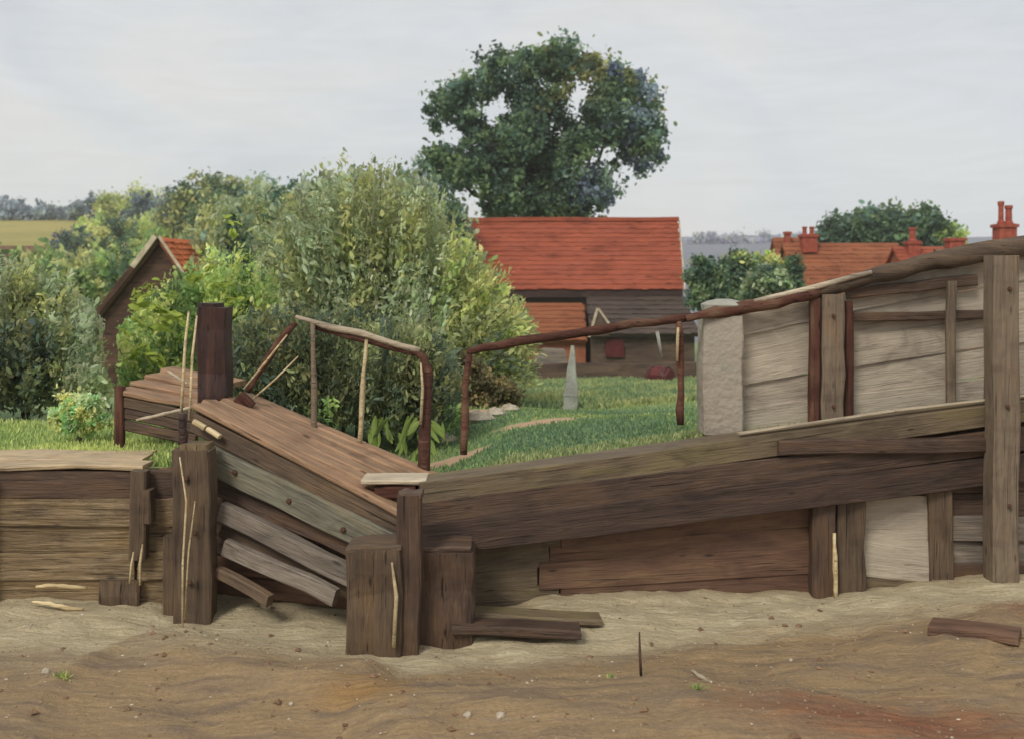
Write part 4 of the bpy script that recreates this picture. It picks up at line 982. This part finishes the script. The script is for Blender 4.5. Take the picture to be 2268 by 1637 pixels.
# broad-leaved dock plants at the end of the gangway
for (lab, ls) in (("light green broad-leaved plant left of the leaning pole", ((836, 930, 70, 34, -1.3), (826, 975, 46, 26, -1.5), (858, 955, 60, 20, 1.2))),
                  ("light green broad-leaved plant right of the leaning pole", ((908, 940, 84, 34, -1.1), (885, 975, 60, 30, -1.5), (945, 985, 64, 44, 1.4), (925, 1000, 50, 40, -1.2), (968, 950, 60, 24, 1.1)))):
    Yd = 9.7; x_ = np.mean([l[0] for l in ls]); X = (x_ - CX) / F * Yd
    t = thing("dock_plant", (X, Yd, zlawn(X, Yd)), lab, "plant", "broad-leaved plants by the gangway")
    for (x, y, L, W, a) in ls:
        for q_ in range(4):
            bigleaf("leaf", t, P(x + random.uniform(-14, 14), y + random.uniform(-8, 14), Yd + random.uniform(-.1, .1)), L * random.uniform(.5, .85) * Yd / F, W * random.uniform(.35, .55) * Yd / F, a + random.uniform(-.5, .5), M_lime, random.uniform(-.8, .8))
# pale stones along the lawn edge
def rock(name, c, r, label, mat, sq=.6, group=None, seed=0):
    rng = random.Random(seed); vs_, fs = [], []
    n, mrow = 8, 4
    for i in range(mrow + 1):
        ph_ = math.pi * i / mrow - math.pi / 2
        for j in range(n):
            th_ = 2 * math.pi * j / n; k_ = rng.uniform(.78, 1.15)
            vs_.append((r * math.cos(ph_) * math.cos(th_) * k_, r * .8 * math.cos(ph_) * math.sin(th_) * k_, r * sq * math.sin(ph_) * k_))
    for i in range(mrow):
        for j in range(n): fs.append((i * n + j, i * n + (j + 1) % n, i * n + n + (j + 1) % n, i * n + n + j))
    o = mobj(name, vs_, fs, mat, None, Matrix.Translation(Vector(c)))
    return tag(o, label, "stone", group)
for i, (x, Yk, r, lab) in enumerate(((1062, 12.6, .17, "pale stone at the lawn edge near the gate gap"), (1098, 12.9, .14, "smaller pale stone right of the first at the lawn edge"), (985, 11.6, .13, "pale stone below the hedge left of the gate gap"), (1130, 13.4, .12, "rightmost pale stone at the lawn edge"))):
    X = (x - CX) / F * Yk; rock("edge_stone", (X, Yk, zlawn(X, Yk) + .03), r, lab, M_stone, .55, "stones at the lawn edge", i)

# ------------------------------------------------------------------ grass
def blades(name, label, n, seed, region, h, palette, wid=.006, kind="stuff"):
    rng = np.random.default_rng(seed); pts = []
    for _ in range(n):
        X, Y = region(rng)
        if bare(X, Y) > .45 and Y > 9: continue
        pts.append((X, Y, zlawn(X, Y) if Y > yw(X) else zfront(X, Y)))
    c = np.array(pts); m = len(c)
    Ls = h * rng.uniform(.5, 1.4, m)
    d = rng.normal(size=(m, 3)) * .35 + np.array([0, 0, 1.])
    d /= np.linalg.norm(d, axis=1, keepdims=True)
    patch = (np.sin(c[:, 0] * 2.1 + c[:, 1]) + np.sin(c[:, 0] * .9 - c[:, 1] * 1.7 + 2) + 2) / 4
    ti = np.clip((patch * len(palette) + rng.normal(size=m) * .9), 0, len(palette) - 1).astype(int)
    cols = palette[ti] * rng.uniform(.8, 1.2, (m, 1))
    v, f, cl = leaves(m, c + d * Ls[:, None] * .42, d, Ls, np.full(m, wid) * rng.uniform(.7, 1.4, m), cols, rng)
    o = leafmesh(name, v, f, cl, None, (0, 0, 0))
    return tag(o, label, "grass", kind=kind)
def reg_lawn(rng):
    while True:
        Y = 8.3 + 9 * rng.random() ** 1.6; x = rng.uniform(860, 1640); X = (x - CX) / F * Y
        if Y > yw(X) + .3: return X, Y
def reg_left(rng):
    while True:
        Y = 9.1 + 3.0 * rng.random() ** 1.5; x = rng.uniform(-60, 430)
        if rng.random() < .12: Y = rng.uniform(8.75, 9.2); x = rng.uniform(250, 400)
        X = (x - CX) / F * Y
        return X, Y
def reg_edge(rng):
    X = rng.uniform(-.5, 2.6); return X, yw(X) + rng.uniform(.2, .55)
G_lawn = pal((88, 116, 84), (96, 124, 80), (114, 138, 76), (148, 156, 82), k=.62)
blades("lawn_grass", "short green grass covering the lawn behind the wharf", 26000, 80, reg_lawn, .04, G_lawn, .012)
def reg_far(rng):
    Y = 16 + 22 * rng.random() ** 1.3; x = rng.uniform(1040, 1640); return (x - CX) / F * Y, Y
blades("meadow_grass", "longer rough grass on the far part of the lawn before the barn", 15000, 83, reg_far, .11, pal((100, 122, 84), (112, 132, 82), (132, 144, 84), (150, 154, 90), k=.6), .035)
blades("bank_grass", "bright yellow-green grass along the top of the left wall", 12000, 81, reg_left, .07, pal((120, 140, 72), (146, 160, 78), (108, 128, 68), (164, 176, 84), k=.8), .012)
blades("verge_grass", "pale dry grass along the wharf edge", 3500, 82, reg_edge, .055, pal((146, 152, 90), (124, 138, 80), (160, 160, 104), k=.6), .009)

# ------------------------------------------------------------------ foreground debris
def on(x, y):
    """point of the front ground seen at reference (x, y)"""
    Y = EYE * F / (y - HOR)
    for _ in range(6):
        X = (x - CX) / F * Y; z = zfront(X, Y); Y = (EYE - z) * F / (y - HOR)
    return Vector(((x - CX) / F * Y, Y, zfront((x - CX) / F * Y, Y)))
for (lab, a, b, r, m_) in (
    ("upper of two pale sticks lying at the foot of the left wall", (80, 1303), (192, 1306), .017, M_pale),
    ("lower of two pale sticks lying at the foot of the left wall", (72, 1338), (184, 1358), .018, M_pale),
    ("short pale stick beside the brace under the gangway", (572, 1324), (594, 1338), .02, M_pale),
    ("white peeled stick lying on the sandy track at right", (1532, 1488), (1576, 1516), .014, M_railtop),
    ("dark twig lying on the track below the fallen planks", (1064, 1304), (1108, 1300), .01, M_railtop)):
    A, B = on(*a), on(*b)
    up = Vector((0, 0, r * .9))
    if a[1] < 1345 and a[0] < 700: A = P(a[0], a[1], 8.2); B = P(b[0], b[1], 8.18); A.z = max(A.z, zfront(A.x, A.y)); B.z = max(B.z, zfront(B.x, B.y))
    o = tube("stick", wobble(A + up, B + up, 3, .03), [r * .7, r, r, r * .6], m_, None, 6); tag(o, lab, "stick", "sticks on the ground")
def stake(lab, pts, rad, m_):
    o = tube("thin_stake", pts, rad, m_, None, 5); tag(o, lab, "stake", "thin upright stakes")
stake("tall thin pale rod standing before the heavy gangway post", [P(404, 1392, 7.9), P(405, 1250, 7.95), P(413, 1110, 8.0), P(398, 1012, 8.02)], [.008, .009, .008, .005], M_pale)
stake("second thin rod leaning on the heavy gangway post", [P(409, 1372, 8.0), P(418, 1220, 8.03), P(432, 1110, 8.06)], [.006, .007, .004], M_pale)
stake("slender upright pole left of the dark red-brown post", [P(401, 925, 8.8), P(406, 840, 8.8), P(410, 760, 8.8), P(418, 690, 8.8)], [.012, .014, .012, .008], M_pale)
stake("crooked pale twig leaning on the dark red-brown post", [P(419, 930, 8.7), P(422, 880, 8.72), P(426, 790, 8.9), P(436, 700, 9.0)], [.008, .012, .012, .008], M_pale)
stake("thin dark stake standing in the sandy track", [on(1420, 1500), on(1420, 1500) + Vector((-.006, 0, .14)), on(1420, 1500) + Vector((-.01, 0, .28))], [.010, .009, .005], M_dark)
stake("short pale stake leaning low before the left wall", [P(287, 1292, 8.2), P(291, 1250, 8.24), P(296, 1222, 8.26)], [.009, .01, .006], M_pale)
stake("longer pale stake before the left wall planks", [P(310, 1296, 8.18), P(310, 1250, 8.2), P(316, 1205, 8.24)], [.01, .012, .007], M_pale)
stake("pale stake leaning between the corner posts", [P(872, 1432, 7.38), P(878, 1320, 7.38), P(868, 1245, 7.4)], [.014, .016, .008], M_pale)
o = tube("pole", wobble(P(302, 930, 9.1), P(452, 898, 8.9), 4, .015), [.010, .016, .014, .014, .01], M_railtop, None, 6); tag(o, "bleached pole lying across the landing's edge", "pole")
o = tube("pole", wobble(P(372, 822, 9.3), P(414, 850, 9.1), 2, .02), [.010, .014, .008], M_railtop, None, 6); tag(o, "short bleached pole propped on the landing", "pole")
A, B = on(2062, 1398), on(2262, 1420)
o = beam("buried_plank", A + Vector((0, .05, .02)), B + Vector((0, .05, .03)), .22, .07, M_red, None, seg=3, jit=.012); tag(o, "rust-coloured plank half sunk in the soil at right", "plank")
rng = random.Random(3)
for i, (x, y, r, lab) in enumerate(((645, 1560, .018, "tiny white pebble in the ochre soil"), (1036, 1586, .026, "left of two white pebbles near the bottom middle"), (1108, 1590, .028, "right of two white pebbles near the bottom middle"), (590, 1345, .05, "pale stone at the foot of the braces"), (102, 1490, .03, "cream pebble by the green tuft at left"), (480, 1420, .014, "single pale pebble on the track"), (874, 1440, .045, "pale stone at the foot of the corner posts"), (1752, 1462, .015, "pale pebble on the track at right"))):
    p = on(x, y); rock("pebble", p + Vector((0, 0, r * .3)), r, lab, M_stone, .8, "pale pebbles in the foreground", 20 + i)
# scattered grit, clods
def grit(name, label, n, seed, mat, r0, r1):
    rng = np.random.default_rng(seed); vs_, fs = [], []
    T = np.array([(1, 0, 0), (-1, 0, 0), (0, 1, 0), (0, -1, 0), (0, 0, 1), (0, 0, -1)], float)
    Fq = [(0, 2, 4), (2, 1, 4), (1, 3, 4), (3, 0, 4), (2, 0, 5), (1, 2, 5), (3, 1, 5), (0, 3, 5)]
    for _ in range(n):
        Y = rng.uniform(5.4, 8.6); x = rng.uniform(-80, 2350); X = (x - CX) / F * Y
        if Y > yw(X) - .1: continue
        if rng.random() < .5 * max(0, 1 - abs(fld(X, Y) - .55) / .7): continue
        r = r0 + (r1 - r0) * rng.random() ** 3; k = len(vs_)
        s = r * rng.uniform(.6, 1.3, (6, 3)); a = rng.uniform(0, 6.28); ca, sa = math.cos(a), math.sin(a)
        z = zfront(X, Y)
        for v in T * s * np.array([1.3, 1, .7]):
            vs_.append((X + v[0] * ca - v[1] * sa, Y + v[0] * sa + v[1] * ca, z + v[2] + r * .15))
        fs += [tuple(k + q_ for q_ in f) for f in Fq]
    o = mobj(name, vs_, fs, mat); tag(o, label, "gravel", kind="stuff"); return o
M_grit = plain("soil_grit", rgb(116, 99, 80), rgb(158, 137, 108), 9, .9, .4)
grit("clods", "scattered brown clods of earth over the foreground", 420, 90, M_earth, .006, .03)
grit("soil_crumbs", "small tan crumbs of soil over the foreground", 2600, 92, M_grit, .003, .013)
grit("gravel", "fine pale gravel scattered over the foreground", 320, 91, M_stone, .004, .014)
# green tufts
for (lab, x, y, n, h) in (("small green tuft on the soil at far left", 140, 1495, 50, .045), ("olive tuft beside the white peeled stick", 1545, 1525, 40, .04), ("tiny yellow-green tuft on the track right of centre", 1358, 1500, 30, .035)):
    p = on(x, y); rng = np.random.default_rng(int(x)); c = np.array(p) + rng.normal(size=(n, 3)) * np.array([.018, .012, 0])
    d = rng.normal(size=(n, 3)) * .6 + np.array([0, 0, 1.]); d /= np.linalg.norm(d, axis=1, keepdims=True); Ls = h * rng.uniform(.5, 1.4, n)
    pl = pal((110, 122, 60), (136, 140, 66), (90, 104, 56), k=1.1)
    v, f, cl = leaves(n, c + d * Ls[:, None] * .4, d, Ls, np.full(n, .008), pl[rng.integers(0, 3, n)], rng)
    o = leafmesh("grass_tuft", v, f, cl, None, tuple(p)); tag(o, lab, "grass tuft", "grass tufts in the foreground")

# iron bolt heads on the heavy timbers
M_iron = plain("rusty_iron", rgb(52, 40, 36), rgb(104, 70, 52), 30, .7, .4)
def bolt(parent, x, y, Y, r=.022):
    c = P(x, y, Y); vs_ = []
    for (rr, dy) in ((r, .0), (r, -.012), (r * .6, -.02)):
        for j in range(6): vs_.append((rr * math.cos(j * math.pi / 3), dy, rr * math.sin(j * math.pi / 3)))
    fs = [(i * 6 + j, i * 6 + (j + 1) % 6, i * 6 + 6 + (j + 1) % 6, i * 6 + 6 + j) for i in range(2) for j in range(6)] + [tuple(range(12, 18))]
    mobj("bolt", vs_, fs, M_iron, parent, Matrix.Translation(c))
for x in (520, 640, 760): bolt(gw, x, sl_(x) + 96, Yn(x) - .012)
for (x, y) in ((412, 1060), (432, 1180), (420, 1290)): bolt(gw, x, y, 8.105, .02)
for (x, y) in ((2236, 640), (2232, 900), (2236, 1120)): bolt(fn, x, y, Yf(2200) - .672, .018)
for (x, y) in ((1846, 700), (1846, 900)): bolt(fn, x, y, Yf(1846) - .095, .016)
# ------------------------------------------------------------------ air
def haze():
    m = bpy.data.materials.new("haze_air"); m.use_nodes = True; t = m.node_tree
    t.nodes.remove(t.nodes["Principled BSDF"])
    v = t.nodes.new("ShaderNodeVolumePrincipled"); v.inputs["Color"].default_value = (.97, .985, 1.0, 1)
    v.inputs["Density"].default_value = HAZE; v.inputs["Anisotropy"].default_value = .2
    t.links.new(v.outputs[0], t.nodes["Material Output"].inputs["Volume"])
    o = boxw("haze", (-640, -30, -8), (640, 830, 40), m, None)
    return tag(o, "thin pale haze softening the distance", "haze", kind="stuff")
HAZE = .00055
haze()
